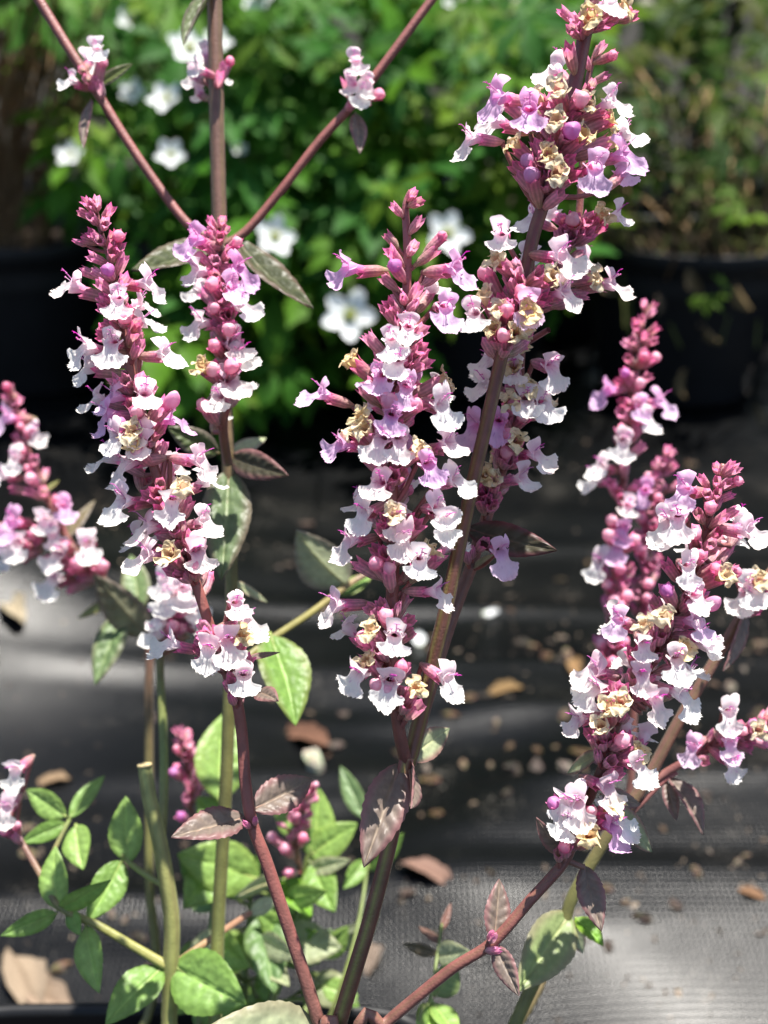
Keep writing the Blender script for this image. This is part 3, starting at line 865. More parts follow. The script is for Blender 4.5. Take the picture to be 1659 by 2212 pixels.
C_.items(axC, 8, '1085,130w0 900,30c 1350,60c 1290,110b 1420,130d 1480,120b 1270,350n 920,250m 820,290c 740,440d 920,420d 840,440p-5B 570,500l-45 540,490w-60B 1160,500l40 1200,600p45 1230,680w52 1120,670d 1010,800w5 1090,800c 760,720k 810,790k 640,760w-30B 660,680c 380,860p-56 390,1000w-50 540,930c 620,970c 700,830c 520,1090d 600,1040d 440,1180d 860,1090p20 1060,1040w40 1120,870w60B 650,1140k 630,1240w0B 270,1220p-60 340,1230c 440,1300c 640,1330b 770,1310p30B 790,1410d 420,1420k 570,1470c 740,1550w30 610,1560c 500,1280c 1180,250c 1130,330c 880,560c 800,580c'
         ' 110,1790m 210,1820w-30 190,1960w-22 290,1840p-10 350,1730p0B 520,1710p30 560,1820d 500,1770w20B 390,2020d 300,2060k 540,1910c 600,1920w50 560,1990l42 430,1910c 350,1960c 330,1930c')
C_.fill(axC, 1150, 1660, 1.0, 42, 4, 'cccpkbd', 0.85, 0.25)
C_.fill(axC, 1760, 1830, 1.0, 26, 4, 'ccb', 0.7, 0.35)
C_.leaf((1068, 2032, .247), (1080, 1898, .252), 62, PURL, edge=PURE, nrm=Vector((0.2, -1, 0.2)))
C_.leaf((1070, 2044, .247), (1120, 2152, .240), 52, PURL, edge=PURE, nrm=Vector((-0.3, -0.9, 0.4)))
C_.leaf((1262, 1872, .247), (1300, 2012, .240), 60, PURL, edge=PURE, nrm=Vector((0.1, -0.9, 0.4)))
C_.leaf((1222, 1852, .247), (1158, 1768, .242), 46, PURL, edge=PURE, nrm=Vector((-0.5, -0.6, 0.5)))
C_.leaf((1296, 1626, .247), (1222, 1670, .262), 40, PALEG, edge=PURE)
C_.leaf((1330, 1745, .25), (1412, 1842, .262), 58, PALEG, edge=PURE)
C_.leaf((1300, 1716, .25), (1386, 1738, .258), 46, PURL, edge=PURE)
C_.twig(P(1222, 1858, .247), P(1262, 1874, .247), 0.0008, 0.0007, BROWN)
for (x, y) in ((1074, 2016), (1088, 2052), (1066, 2008), (1080, 2046)):
    C_.item(axC, x, y, 'k', None, False, 0.75)
C_.finish()

# ---- shoot D: olive brown stem leaning out at the right edge
D_ = Shoot('flowering_stem', 'olive brown stem leaning right with broad green leaf and side branch of pink buds', 'flower stem', GRP, soil_pt(0.010, 0.200))
dd = .29
axD = D_.axis([D_.o.copy(), (1080, 2290, dd), (1112, 2212, dd), (1160, 2110, dd), (1215, 2000, dd), (1240, 1930, dd), (1310, 1810, dd), (1360, 1740, dd), (1400, 1680, dd), (1465, 1560, dd), (1530, 1450, dd), (1590, 1350, dd), (1640, 1270, dd), (1710, 1180, dd)],
              [30, 28, 27, 26, 24, 22], [GREEN, OLIVE, OLIVE, BROWN, BROWN, (0.2, 0.09, 0.07)], groove=(OLIVE, 0.4))
axD2 = D_.axis([(1395, 1700, dd), (1440, 1668, dd), (1500, 1635, .288), (1560, 1602, .287), (1630, 1568, .286), (1720, 1520, .285)], [18, 18, 18, 16], [BROWN, PINKST, PINKST])
axD3 = D_.axis([(1320, 1800, dd), (1380, 1742, dd), (1430, 1690, dd), (1462, 1668, dd)], [12, 12, 12], [BROWN, PINKST])
D_.items(axD2, 8, '1380,1180w-10 1270,1240k 1390,1230b 1110,1410l-40 1170,1360k 1390,1400l10 1580,1210m 1400,1530w20 1250,1500c 1540,1330c 1480,1280c 1600,1300c 1600,1450c 1550,1390c 1640,1180c 1620,1260d 1660,1380b 1640,1320c 1500,1400c 1560,1260c', 1.0)
D_.items(axD, 8, '1490,320p-30 1600,150d 1540,260w0 1620,350c 1640,250c 1580,400c 1660,330b 1660,180c', 1.05)
D_.fill(axD2, 1525, 1590, 1.0, 14, 4, 'ccb', 0.8, 0.5)
D_.leaf((1230, 1976, dd), (1118, 2142, .272), 104, (0.22, 0.28, 0.11), edge=(0.27, 0.24, 0.14), nrm=Vector((-0.2, -0.9, 0.5)), fold=0.28)
D_.leaf((1244, 1984, dd), (1304, 2042, .285), 54, LIME, nrm=Vector((0.4, -0.3, 0.8)), fold=0.3)
D_.leaf((1612, 1318, dd), (1566, 1450, .28), 56, PURL, edge=PURE, nrm=Vector((0.6, -0.7, 0.2)), fold=0.3)
D_.leaf((1446, 1682, dd), (1522, 1800, .28), 60, PURL, edge=PURE, nrm=Vector((0.5, -0.5, 0.7)), fold=0.5, droop=0.2)
D_.leaf((1440, 1690, dd), (1462, 1772, .285), 34, PURL, edge=PURE)
D_.leaf((1236, 1990, dd), (1262, 2062, .30), 36, PALEG, edge=PURE)
D_.finish()

# ---- shoots E: two soft spikes behind the right one
E = Shoot('flowering_stem', 'upright spike of dusky pink buds behind the leaning right spike, widely spaced whorls', 'flower stem', GRP, soil_pt(0.000, 0.225))
de = .345
axE = E.axis([E.o.copy(), (1105, 2235, .325), (1212, 2010, .335), (1238, 1935, .34), (1300, 1826, de), (1318, 1720, de), (1312, 1560, de), (1318, 1400, de), (1325, 1280, de), (1338, 1150, de), (1350, 1020, de), (1362, 900, de), (1375, 800, de), (1385, 720, de), (1396, 655, de)], [22, 20, 18, 17, 16, 15, 14, 9], [OLIVE, BROWN, MAROON, PINKST, PINKST])
E.items(axE, 7, '700,170c 820,170c 820,230c 610,300c 690,310c 810,390c 640,350c 540,490c 620,480c 800,480c 730,530c 560,600c 830,600b 700,610b 540,720m 470,760c 770,750c 640,740k 410,890l-60 510,910c 500,1000c 560,960c 850,970l52 680,1010l20 740,1110w32 520,1150b 660,1150c 540,1300w0 740,1240c 450,1280c 560,1380c 360,1480w-50 310,1570w-60 430,1560c 480,1600c 540,1700c 700,1560c 450,1870b 430,1990b 580,1780p-10 540,1960l-10 500,2080l-30 650,2010b', 1.12)
E.items(axE, 8, '430,90w-40 500,210b 590,110b 550,330b 610,360b 460,640b 550,760b 670,290b 620,130c 640,200c 560,270c 700,80c', 1.12)
E.fill(axE, 720, 900, 1.0, 46, 3, 'cccb', 0.7, 0.3)
E.fill(axE, 1240, 1640, 1.1, 30, 4, 'cccb', 0.9, 0.4)
E.finish()
E2 = Shoot('flowering_stem', 'short dark purple budding spike tucked between the two right spikes', 'flower stem', GRP, soil_pt(0.012, 0.235))
df = .36
axE2 = E2.axis([E2.o.copy(), (1100, 2240, .34), (1210, 2014, .35), (1236, 1940, .352), (1306, 1820, df), (1356, 1735, df), (1368, 1560, df), (1375, 1400, df), (1395, 1250, df), (1410, 1120, df), (1430, 1020, df), (1440, 972, df)], [18, 17, 16, 15, 12, 8], [OLIVE, BROWN, MAROON, PURPLE])
E2.items(axE2, 7, '880,1310c 930,1340c 800,1420c 980,1430c 850,1390k 940,1400k 770,1500c 900,1490k 700,1660l-20 1000,1580c 760,1760c 840,1600k 800,1650c 650,1780c 720,1840c 780,1900c 690,1950c 760,2010c 800,1960c', 1.1)
E2.fill(axE2, 1000, 1330, 1.1, 22, 5, 'cckcb', 0.8, 0.5)
E2.finish()

# ---- shoot F: tall bare stem with three branches, and the second spike in front of it
F = Shoot('flowering_stem', 'tall brown stem forking into three bare branches above a small spike at its middle', 'flower stem', GRP, soil_pt(-0.060, 0.205))
dg = .305
axF = F.axis([F.o.copy(), (455, 2330, .30), (472, 1980, .305), (487, 1720, dg), (492, 1600, dg), (498, 1400, dg), (500, 1250, dg), (496, 1100, dg), (492, 980, dg), (487, 850, dg), (481, 700, dg), (477, 560, dg), (473, 460, dg), (468, 250, dg), (463, 0, dg), (460, -80, dg)],
             [30, 28, 27, 26, 26, 28, 30, 31, 31], [GREEN, OLIVE, OLIVE, BROWN, BROWN, BROWN], groove=(OLIVE, 0.5))
axFl = F.axis([(474, 520, dg), (440, 508, dg), (400, 478, dg), (340, 400, dg), (270, 297, dg), (210, 200, dg), (140, 92, dg), (60, -40, dg)], [19, 19, 19, 20, 21], [BROWN, MAROON, MAROON, MAROON])
axFr = F.axis([(480, 530, dg), (515, 512, dg), (550, 480, dg), (620, 395, dg), (690, 305, dg), (760, 228, dg), (830, 138, dg), (940, -10, dg), (980, -60, dg)], [19, 18, 18, 18, 18], [BROWN, MAROON, MAROON, MAROON])
axF2 = F.axis([(492, 1000, .29), (482, 930, .279), (488, 860, .276), (490, 780, .275), (488, 700, .275), (482, 620, .275), (476, 560, .275), (472, 505, .275), (474, 470, .275)], [20, 19, 18, 16, 12, 8], [BROWN, (0.2, 0.08, 0.06), PINKST, PINKST])
axF3 = F.axis([(497, 1450, dg), (575, 1388, .315), (670, 1325, .33), (755, 1262, .345), (800, 1236, .35)], [18, 16, 15, 13], [OLIVE, (0.17, 0.15, 0.04), BROWN])
F.items(axF2, 1, '1350,340c 1500,350c 1370,430c 1540,430c 1460,490c 1240,550l-42 1340,490c 1590,560b 1280,660b 1540,620c 1400,660c 1330,590c 1260,800p-50 1290,930w-40B 1330,770c 1380,880b 1560,910l30 1630,780l60 1640,1060w50 1440,950c 1400,800c 1340,1040c 1430,1060c 1500,1100c 1280,1200w-50 1400,1150c 1530,1220b 1400,1330b 1580,1370p40 1400,1530b 1550,1530b 1280,1490d 1620,1310c 1640,1460w50 1560,1650p30 1620,1650w60B 1440,1790w-10 1330,1830b 1440,1870w0B', 1.1)
F.fill(axF2, 560, 850, 1.05, 42, 4, 'ccccb', 0.75, 0.35)
F.items(axFl, 10, '420,215w10 300,350w-40 390,270p0B 400,310c 440,270b 350,290c 380,370k 420,330c 370,330c', 0.85)
F.items(axFr, 10, '1540,270p-5 1590,370w10 1520,370p-30 1640,410b 1490,330c 1600,330c 1560,410w0 1530,430c 1610,430c', 0.85)
F.items(axF, 10, '890,230p-10B 850,300w-40 1000,240b 980,260c 970,330w50B 860,400p-30B 830,330p-40B 960,290c', 0.85)
F.leaf((462, 520, dg), (284, 592, .285), 86, (0.07, 0.085, 0.035), edge=(0.12, 0.09, 0.06), nrm=Vector((-0.1, -0.55, 0.8)), fold=0.35, droop=-0.22)
F.leaf((512, 518, dg), (674, 676, .285), 86, (0.065, 0.075, 0.035), edge=(0.13, 0.08, 0.06), nrm=Vector((0.5, -0.5, 0.7)), fold=0.35, droop=-0.2)
F.leaf((470, -36, dg), (392, 94, .29), 66, (0.10, 0.13, 0.05), edge=PURL, nrm=Vector((-0.6, -0.7, 0.3)), fold=0.4)
F.leaf((212, 185, dg), (288, 136, .305), 26, (0.13, 0.17, 0.05), edge=PURL, nrm=Vector((0.1, -0.9, 0.4)))
F.leaf((196, 218, dg), (178, 318, .295), 40, PURL, edge=PURE, nrm=Vector((-0.4, -0.9, 0.1)))
F.leaf((768, 246, dg), (778, 330, .297), 38, PURL, edge=PURE, nrm=Vector((0.2, -0.9, 0.2)))
F.leaf((470, 978, dg), (362, 922, .30), 60, (0.08, 0.11, 0.04), edge=PURL, nrm=Vector((-0.2, -0.8, 0.5)))
F.leaf((500, 988, dg), (620, 1026, .29), 64, (0.06, 0.055, 0.035), edge=PURE, nrm=Vector((0.2, -0.9, 0.4)))
F.leaf((502, 978, dg), (576, 944, .315), 40, PALEG, edge=PURL)
F.leaf((494, 1020, dg), (478, 1250, .285), 104, (0.12, 0.17, 0.08), edge=(0.16, 0.12, 0.09), nrm=Vector((0.1, -1, 0.15)), fold=0.22)
F.leaf((584, 1374, .316), (640, 1565, .30), 112, GRN, nrm=Vector((0.35, -0.6, 0.6)), fold=0.3)
F.leaf((744, 1262, .345), (640, 1148, .335), 112, PALEG, edge=PURL, nrm=Vector((-0.3, -0.8, 0.5)), fold=0.25)
F.leaf((735, 1285, .345), (806, 1240, .355), 40, GRN)
F.leaf((500, 1258, dg), (580, 1300, .32), 30, PALEG)
F.finish()

# ---- shoot G: thick cut stem with leafy side branches
G = Shoot('cut_stem', 'thick olive green stem cut off at the top with leafy green side branches', 'plant stem', None, soil_pt(-0.098, 0.165))
dh = .30
axG = G.axis([G.o.copy(), (362, 2330, .295), (365, 2212, dh), (369, 2090, dh), (371, 1990, dh), (356, 1880, dh), (341, 1800, dh), (322, 1720, dh), (312, 1652, dh)], [36, 34, 33, 33, 32, 30, 27], [OLIVE, (0.22, 0.23, 0.07), (0.22, 0.22, 0.075), (0.26, 0.29, 0.10)], groove=((0.13, 0.09, 0.05), 0.5), square=0.09)
e = P(312, 1652, dh)
G.mb.tube([P(312.5, 1655, dh) - G.o, P(312, 1650, dh) - G.o, P(311.8, 1648, dh) - G.o], [0.0021, 0.0020, 0.0010], [(0.45, 0.36, 0.18)] * 3, n=12)
axGl = G.axis([(364, 2088, dh), (290, 2045, .30), (210, 1998, .30), (130, 1960, .30), (88, 1890, .305), (42, 1812, .31), (-10, 1735, .315)], [22, 19, 17, 15, 14, 12], [(0.24, 0.23, 0.07), (0.22, 0.22, 0.06), OLIVE, BROWN, BROWN])
G.axis([(366, 2092, dh), (450, 2032, .31), (540, 1972, .325)], [18, 15, 13], [(0.24, 0.18, 0.08), (0.25, 0.12, 0.08)])
G.axis([(352, 1912, dh), (312, 1888, .305), (278, 1862, .31), (262, 1846, .31)], [13, 12, 10], [(0.2, 0.21, 0.06), GREEN])
G.axis([(350, 1800, .302), (354, 1700, .315), (352, 1560, .322), (346, 1450, .325), (352, 1370, .328), (372, 1290, .33), (385, 1220, .33)], [20, 19, 18, 16, 14, 10], [OLIVE, GREEN, OLIVE, BROWN, MAROON])
axG2 = G.axes[-1]
G.items(axG2, 2, '660,1180w-20 690,1300w-10 830,1250p20 850,1400b 930,1400w40 740,1510b 830,1520b 960,1530w45 620,1470w-40 590,1590w-50 760,1400c 700,1230c 800,1330c 680,1400c 880,1470c 780,1570c', 1.2)
G.items(axGl, 0, '50,2520w-10 30,2570b 10,2590c 20,2640p 55,2680b 0,2700b 30,2700c', 1.1)
for (b, t, w, c_) in (((278, 1860, .31), (270, 1720, .315), 88, GRN2), ((125, 1962, .30), (118, 1828, .305), 80, GRN2), ((130, 1962, .30), (238, 1904, .285), 52, GRN), ((120, 1974, .30), (2, 2022, .29), 52, GRN),
                      ((186, 2004, .30), (212, 2145, .29), 82, GRN2), ((262, 1862, .31), (188, 1992, .30), 84, GRN), ((140, 1762, .33), (56, 1706, .335), 66, GRN2), ((152, 1764, .33), (226, 1674, .34), 44, GRN),
                      ((140, 1780, .33), (44, 1822, .325), 46, GRN), ((164, 1784, .33), (178, 1878, .32), 76, GRN2), ((348, 2092, dh), (228, 2212, .285), 100, GRN), ((376, 2088, dh), (530, 2170, .29), 150, GRN),
                      ((540, 1974, .325), (600, 1940, .33), 40, PALEG), ((150, 1968, .3), (172, 2020, .295), 40, GRN)):
    G.leaf(b, t, w * 0.88, (c_[0] * 1.15, c_[1] * 1.12, c_[2] * 1.25), edge=(c_[0] * 0.9, c_[1] * 0.9, c_[2] * 0.8), nrm=Vector((random.Random(w).uniform(-0.5, 0.5), -0.8, 0.6)), fold=0.22)
G.axis([(92, 1892, .305), (120, 1830, .32), (150, 1770, .33)], [9, 9, 8], [BROWN, GREEN])
G.finish()

# ---- shoot H: soft spike at the left edge
H = Shoot('flowering_stem', 'bent brown stem reaching left with two blurred pink white spikes and striped leaves', 'flower stem', GRP, soil_pt(-0.115, 0.215))
di = .37
axH = H.axis([H.o.copy(), (318, 2200, .36), (322, 1900, .365), (322, 1640, .37), (321, 1500, di), (319, 1385, di), (270, 1300, di), (210, 1240, di), (155, 1180, di), (112, 1095, di), (78, 1020, di), (45, 930, di), (22, 832, di)], [19, 19, 18, 18, 17, 16, 14, 10], [OLIVE, OLIVE, BROWN, BROWN, MAROON, PINKST])
axH2 = H.axis([(160, 1190, di), (100, 1155, di), (40, 1138, di), (-40, 1130, di)], [13, 12, 10], [BROWN, MAROON])
H.items(axH, 9, '40,190c 90,250c 10,240c 60,290c 150,410p50 60,530w-10 20,350l-40 100,330c 110,540c 150,510c 0,600w-40 20,650c 180,640c 100,650c 30,210b 70,240c 50,400c 80,450c 120,600b 30,450c', 1.12)
H.items(axH2, 9, '280,740l30 40,800l-20 70,900w-10 190,800w10 230,850p20 150,820b 95,960b 30,950w-40 10,880p-30 120,900c 60,870c 90,850c', 1.3)
H.items(axH, 9, '240,950w-10 220,1060w-20 290,1080c 180,970b 270,890b 380,910w10 440,970b 320,970b 410,960c 350,1000c 260,1000c 230,980c 300,1040c', 1.3)
H.fill(axH, 880, 1080, 1.0, 44, 3, 'ccbb', 0.8, 0.5)
H.leaf((132, 1170, di), (206, 1078, .38), 32, (0.16, 0.13, 0.07), edge=PURL)
H.leaf((98, 1062, di), (128, 1036, .38), 16, (0.16, 0.17, 0.06))
H.leaf((314, 1372, di), (202, 1242, .355), 84, (0.19, 0.19, 0.12), edge=PURL, nrm=Vector((-0.3, -0.6, 0.8)))
H.leaf((262, 1324, di), (204, 1478, .355), 72, (0.13, 0.20, 0.08), edge=(0.2, 0.2, 0.12), nrm=Vector((-0.2, -0.9, 0.35)))
H.leaf((300, 1316, di), (282, 1196, .38), 64, (0.16, 0.24, 0.10))
H.leaf((240, 1300, di), (165, 1336, .375), 26, (0.22, 0.24, 0.08))
H.finish()

# ---- low leafy shoots in the middle of the pot
def leafy(label, origin, stem_pts, w, leaves, buds=(), s=1.0):
    S = Shoot('leafy_shoot', label, 'plant shoot', None, origin)
    ax = S.axis([origin.copy()] + stem_pts, [w, w * 0.8, w * 0.5], [OLIVE, GREEN, GREEN])
    for (b, t, ww, c_) in leaves:
        S.leaf(b, t, ww, c_, edge=(c_[0], c_[1] * 0.92, c_[2] * 0.85), nrm=Vector((S.rng.uniform(-0.6, 0.6), -0.7, S.rng.uniform(0.4, 0.9))), fold=S.rng.uniform(0.12, 0.3))
    # leaf pairs joining the stem
    for (b, t, ww, c_) in leaves:
        bb = P(*b); q = min(ax, key=lambda z: (z[0] - bb).length)[0]
        if (q - bb).length > 0.001: S.twig(q, bb, 0.0007, 0.0006, GREEN)
    for (axp, wp, spec, fs, fl) in buds:
        a2 = S.axis(axp, wp, [BROWN, MAROON])
        S.items(a2, 0, spec, fs)
        S.fill(a2, fl[0], fl[1], fs, 16, 4, 'kkcb', 0.8, 0.5)
    S.finish()
dj = .36
leafy('low green shoot with drooping pink bud spike behind the bronze leaf pair', soil_pt(-0.055, 0.222), [(600, 2120, .345), (640, 1980, dj), (662, 1860, dj), (672, 1840, dj)], 16,
      [((680, 1852, dj), (690, 1702, .365), 86, GRN2), ((668, 1850, dj), (772, 1778, .36), 72, GRN2), ((676, 1864, dj), (722, 1968, .345), 78, GRN), ((666, 1880, dj), (756, 1858, .35), 40, PALEG),
       ((616, 1900, dj), (672, 1978, .345), 64, LIME), ((600, 1902, dj), (504, 1936, .34), 52, PALEG), ((640, 2082, dj), (718, 2008, .36), 64, (0.18, 0.26, 0.13)), ((575, 1960, dj), (592, 2145, .335), 96, (0.13, 0.22, 0.08)),
       ((610, 2000, dj), (540, 2060, .35), 70, GRN), ((620, 1985, dj), (690, 2080, .35), 70, GRN), ((655, 1800, dj), (590, 1740, .37), 60, GRN2)],
      [([(650, 1885, dj), (640, 1820, .355), (650, 1750, .352), (668, 1690, .35)], [9, 8, 6], '930,2840b 960,2700c 985,2600c 1000,2570b 940,2650c 880,2720b 930,2760b 990,2720b 900,2670k 960,2620b 1010,2620c', 1.0, (1690, 1800))])
leafy('low green shoot with large leaves and small lilac bud spike beside cut stem', soil_pt(-0.075, 0.226), [(440, 2180, .345), (455, 2020, .355), (470, 1880, dj), (476, 1730, dj)], 16,
      [((475, 1724, dj), (486, 1538, .375), 116, GRN2), ((556, 1900, dj), (384, 1846, .35), 112, GRN2), ((470, 1880, dj), (400, 1960, .345), 90, GRN), ((480, 1930, dj), (560, 1850, .365), 96, GRN),
       ((450, 2030, dj), (395, 2110, .345), 80, GRN), ((452, 2020, dj), (535, 2090, .34), 90, GRN2), ((465, 1960, dj), (410, 1900, .37), 70, (0.16, 0.28, 0.10)), ((440, 2140, .35), (500, 2200, .335), 90, GRN),
       ((440, 2120, .35), (372, 2190, .335), 80, GRN2), ((478, 1780, dj), (425, 1720, .365), 60, GRN)],
      [([(430, 1800, .375), (412, 1740, .375), (402, 1660, .375), (396, 1580, .375)], [9, 8, 6], '590,2370c 610,2400c 570,2430b 600,2460c 640,2440m 560,2510m 620,2540c 580,2650m 650,2500c 600,2580c', 1.1, (1580, 1740))])
rl = random.Random(212)
def scatter_leaves(n, xr, yr, d, cx, cy):
    out = []
    for i in range(n):
        x, y = rl.uniform(*xr), rl.uniform(*yr); dp = d + rl.uniform(-0.02, 0.02)
        a = math.atan2(y - cy, x - cx) + rl.uniform(-0.7, 0.7); L_ = rl.uniform(75, 140)
        out.append(((x, y, dp), (x + math.cos(a) * L_, y + math.sin(a) * L_ * 0.8, dp - rl.uniform(0.0, 0.025)), L_ * rl.uniform(0.5, 0.68), rl.choice((GRN, GRN2, GRN2, (0.15, 0.30, 0.07), PALEG))))
    return out
leafy('bushy low green shoot filling the pot between cut stem and maroon stem', soil_pt(-0.062, 0.235), [(520, 2200, .355), (530, 2080, .365), (540, 1960, .37), (545, 1880, .372)], 14, scatter_leaves(26, (440, 640), (1880, 2180), .368, 540, 2000))
leafy('low bright green shoot with broad leaves at the pot edge behind the forked stem', soil_pt(-0.045, 0.238), [(650, 2230, .35), (655, 2120, .36), (660, 2030, .365)], 12, scatter_leaves(12, (600, 720), (1990, 2200), .36, 660, 2080))
leafy('single narrow leaf shoot standing beside the forked stem', soil_pt(-0.035, 0.228), [(740, 2120, .35), (790, 1900, .37), (786, 1765, .38)], 10,
      [((786, 1765, .38), (734, 1654, .39), 46, (0.15, 0.24, 0.10)), ((800, 1880, .372), (872, 1800, .37), 40, GRN), ((786, 1860, .372), (742, 1920, .365), 40, GRN)])
leafy('small twiggy sprig with pale green leaves low between the right stems', soil_pt(0.005, 0.18), [(900, 2250, .30), (930, 2160, .31), (945, 2060, .32), (955, 1995, .325)], 10,
      [((945, 2065, .32), (1012, 2055, .31), 56, PALEG), ((940, 2150, .312), (985, 2075, .315), 66, (0.18, 0.26, 0.10)), ((935, 2180, .31), (905, 2260, .295), 80, GRN2), ((938, 2170, .31), (990, 2240, .30), 60, GRN2),
       ((944, 2060, .32), (868, 2038, .325), 26, (0.12, 0.10, 0.06)), ((950, 2040, .322), (905, 2000, .33), 24, (0.17, 0.10, 0.08)), ((953, 2010, .325), (975, 1950, .33), 18, (0.2, 0.1, 0.08))])

# ------------------------------------------------------------------ background bed: anemones in pots
def anemone_leaf_mesh(seed, col):
    """deeply cut palmate leaf, radius 1, lying in XY with normal +Z, stalk at the origin"""
    rng = random.Random(seed)
    mb = MB()
    lobes = 5
    for k in range(lobes):
        a = (k - 2) * rng.uniform(0.62, 0.74)
        ln = (1.0, 0.95, 0.78)[abs(k - 2)] * rng.uniform(0.85, 1.1)
        w = ln * rng.uniform(0.105, 0.15)
        ca, sa = math.cos(a), math.sin(a)
        dr = rng.uniform(0.1, 0.35)
        prof = [(0.0, 0.12), (0.3, 0.55), (0.5, 0.95), (0.55, 1.5), (0.66, 1.05), (0.74, 1.25), (0.84, 0.6), (1.0, 0.0)]
        rows = []
        for (t, q) in prof:
            z = 0.10 * t - dr * t * t * ln
            row = []
            for s in (-1, 0, 1):
                x = t * ln; y = s * w * q
                zz = z + abs(s) * 0.06 * q * (1 if k % 2 else 0.6)
                kk = rng.uniform(0.85, 1.15)
                row.append(mb.vert((x * ca - y * sa, x * sa + y * ca, zz), (col[0] * kk, col[1] * kk, col[2] * kk)))
            rows.append(row)
        for r0, r1 in zip(rows, rows[1:]):
            mb.face((r0[0], r0[1], r1[1], r1[0])); mb.face((r0[1], r0[2], r1[2], r1[1]))
    return mb.mesh('leaf', [M_ALEAF])
ALEAF = [anemone_leaf_mesh(700 + i, c_) for i, c_ in enumerate(((0.038, 0.125, 0.010), (0.050, 0.145, 0.012), (0.026, 0.095, 0.014), (0.065, 0.160, 0.010), (0.034, 0.120, 0.018), (0.030, 0.105, 0.009)))]
ALEAF_Y = [anemone_leaf_mesh(720 + i, c_) for i, c_ in enumerate(((0.09, 0.16, 0.012), (0.075, 0.145, 0.012)))]

ALEAF_D = [anemone_leaf_mesh(740 + i, c_) for i, c_ in enumerate(((0.030, 0.070, 0.010), (0.045, 0.078, 0.010), (0.022, 0.055, 0.010), (0.07, 0.085, 0.016)))]

def apetal_mesh(seed):
    rng = random.Random(seed)
    mb = MB()
    cup = rng.uniform(0.1, 0.35)
    def fn(u, v):
        s = u * 2 - 1
        w = 0.335 * math.sin(math.pi * (0.06 + 0.80 * v ** 1.15)) ** 0.8
        t = v * (1 - 0.10 * s * s * v + 0.03 * math.cos(s * 9) * v)
        return (0.06 + t * 0.94, s * w, cup * t * t + 0.10 * s * s * t + 0.02 * math.sin(s * 7 + seed))
    mb.grid(fn, 8, 8, lambda u, v: mix((0.55, 0.62, 0.45), (0.86, 0.88, 0.87), sstep(0, 0.35, v)))
    return mb.mesh('petal', [M_APETAL])
APET = [apetal_mesh(i) for i in range(4)]
mbc = MB()
mbc.grid(lambda u, v: (math.cos(u * 6.2832) * 0.17 * math.cos(v * 1.5708), math.sin(u * 6.2832) * 0.17 * math.cos(v * 1.5708), 0.02 + 0.15 * math.sin(v * 1.5708)), 12, 5, lambda u, v: (0.26, 0.32, 0.08), closed=True)
rg = random.Random(5)
for i in range(34):
    a = rg.uniform(0, 6.283); r = rg.uniform(0.18, 0.30)
    mbc.tube([Vector((math.cos(a) * 0.12, math.sin(a) * 0.12, 0.04)), Vector((math.cos(a) * r, math.sin(a) * r, rg.uniform(0.08, 0.2)))], [0.010, 0.020], [(0.52, 0.50, 0.16)] * 2, n=5)
ACEN = mbc.mesh('flower_centre', [M_APETAL])

def anemone_plant(label, px, py, potr, poth, leaves, flowers, rng, extra=None, group='anemone plants in the bed behind'):
    root = bpy.data.objects.new('anemone_plant', None); COL.objects.link(root)
    o = Vector((px, py, poth - 0.03)); root.location = o
    tag(root, label, 'plant', group)
    smb = MB()
    loc = lambda M: Matrix.Translation(-o) @ M
    def stalk(p, r=0.0013, c=(0.07, 0.12, 0.03)):
        b = o + Vector((rng.uniform(-0.05, 0.05), rng.uniform(-0.05, 0.05), 0))
        mid = Vector((lerp(b.x, p.x, 0.35), lerp(b.y, p.y, 0.35), lerp(b.z, p.z, 0.7)))
        C = catmull([b, mid, p], 4)
        smb.tube([c - o for c in C], [r] * len(C), [c] * len(C), n=5, cap=False)
    for (x, y, d, size, bright) in leaves:
        p = P(x, y, d)
        n = Vector((rng.uniform(-0.5, 0.5), rng.uniform(-0.75, 0.05), rng.uniform(0.45, 1.0))).normalized()
        out = Vector((p.x - o.x + rng.uniform(-0.12, 0.12), p.y - o.y - 0.08 + rng.uniform(-0.1, 0.1), -0.22))
        out = out - n * out.dot(n)
        out.normalize()
        yv = n.cross(out)
        M = Matrix(((out.x, yv.x, n.x, p.x), (out.y, yv.y, n.y, p.y), (out.z, yv.z, n.z, p.z), (0, 0, 0, 1))) @ Matrix.Scale(size, 4)
        link('leaf', rng.choice(ALEAF_Y if bright else ALEAF), root, loc(M))
        if rng.random() < 0.45: stalk(p)
    for (x, y, d, dia, fx, fz) in flowers:
        p = P(x, y, d)
        n = Vector((fx, -1.0, fz + 0.45)).normalized()
        M = frame(p, n, Vector((rng.uniform(-0.3, 0.3), 0.2, 1)), dia * 0.45)
        e0 = link('anemone_flower', ACEN, root, loc(M))
        for k in range(5):
            pt = link('petal', rng.choice(APET), e0)
            pt.matrix_basis = Matrix.Rotation(2 * math.pi * k / 5 + rng.uniform(-0.1, 0.1), 4, 'Z')
        stalk(p - n * 0.002, 0.0012, (0.10, 0.16, 0.05))
    link('stalks', smb.mesh('stalks', [M_ALEAF]), root)
    return root

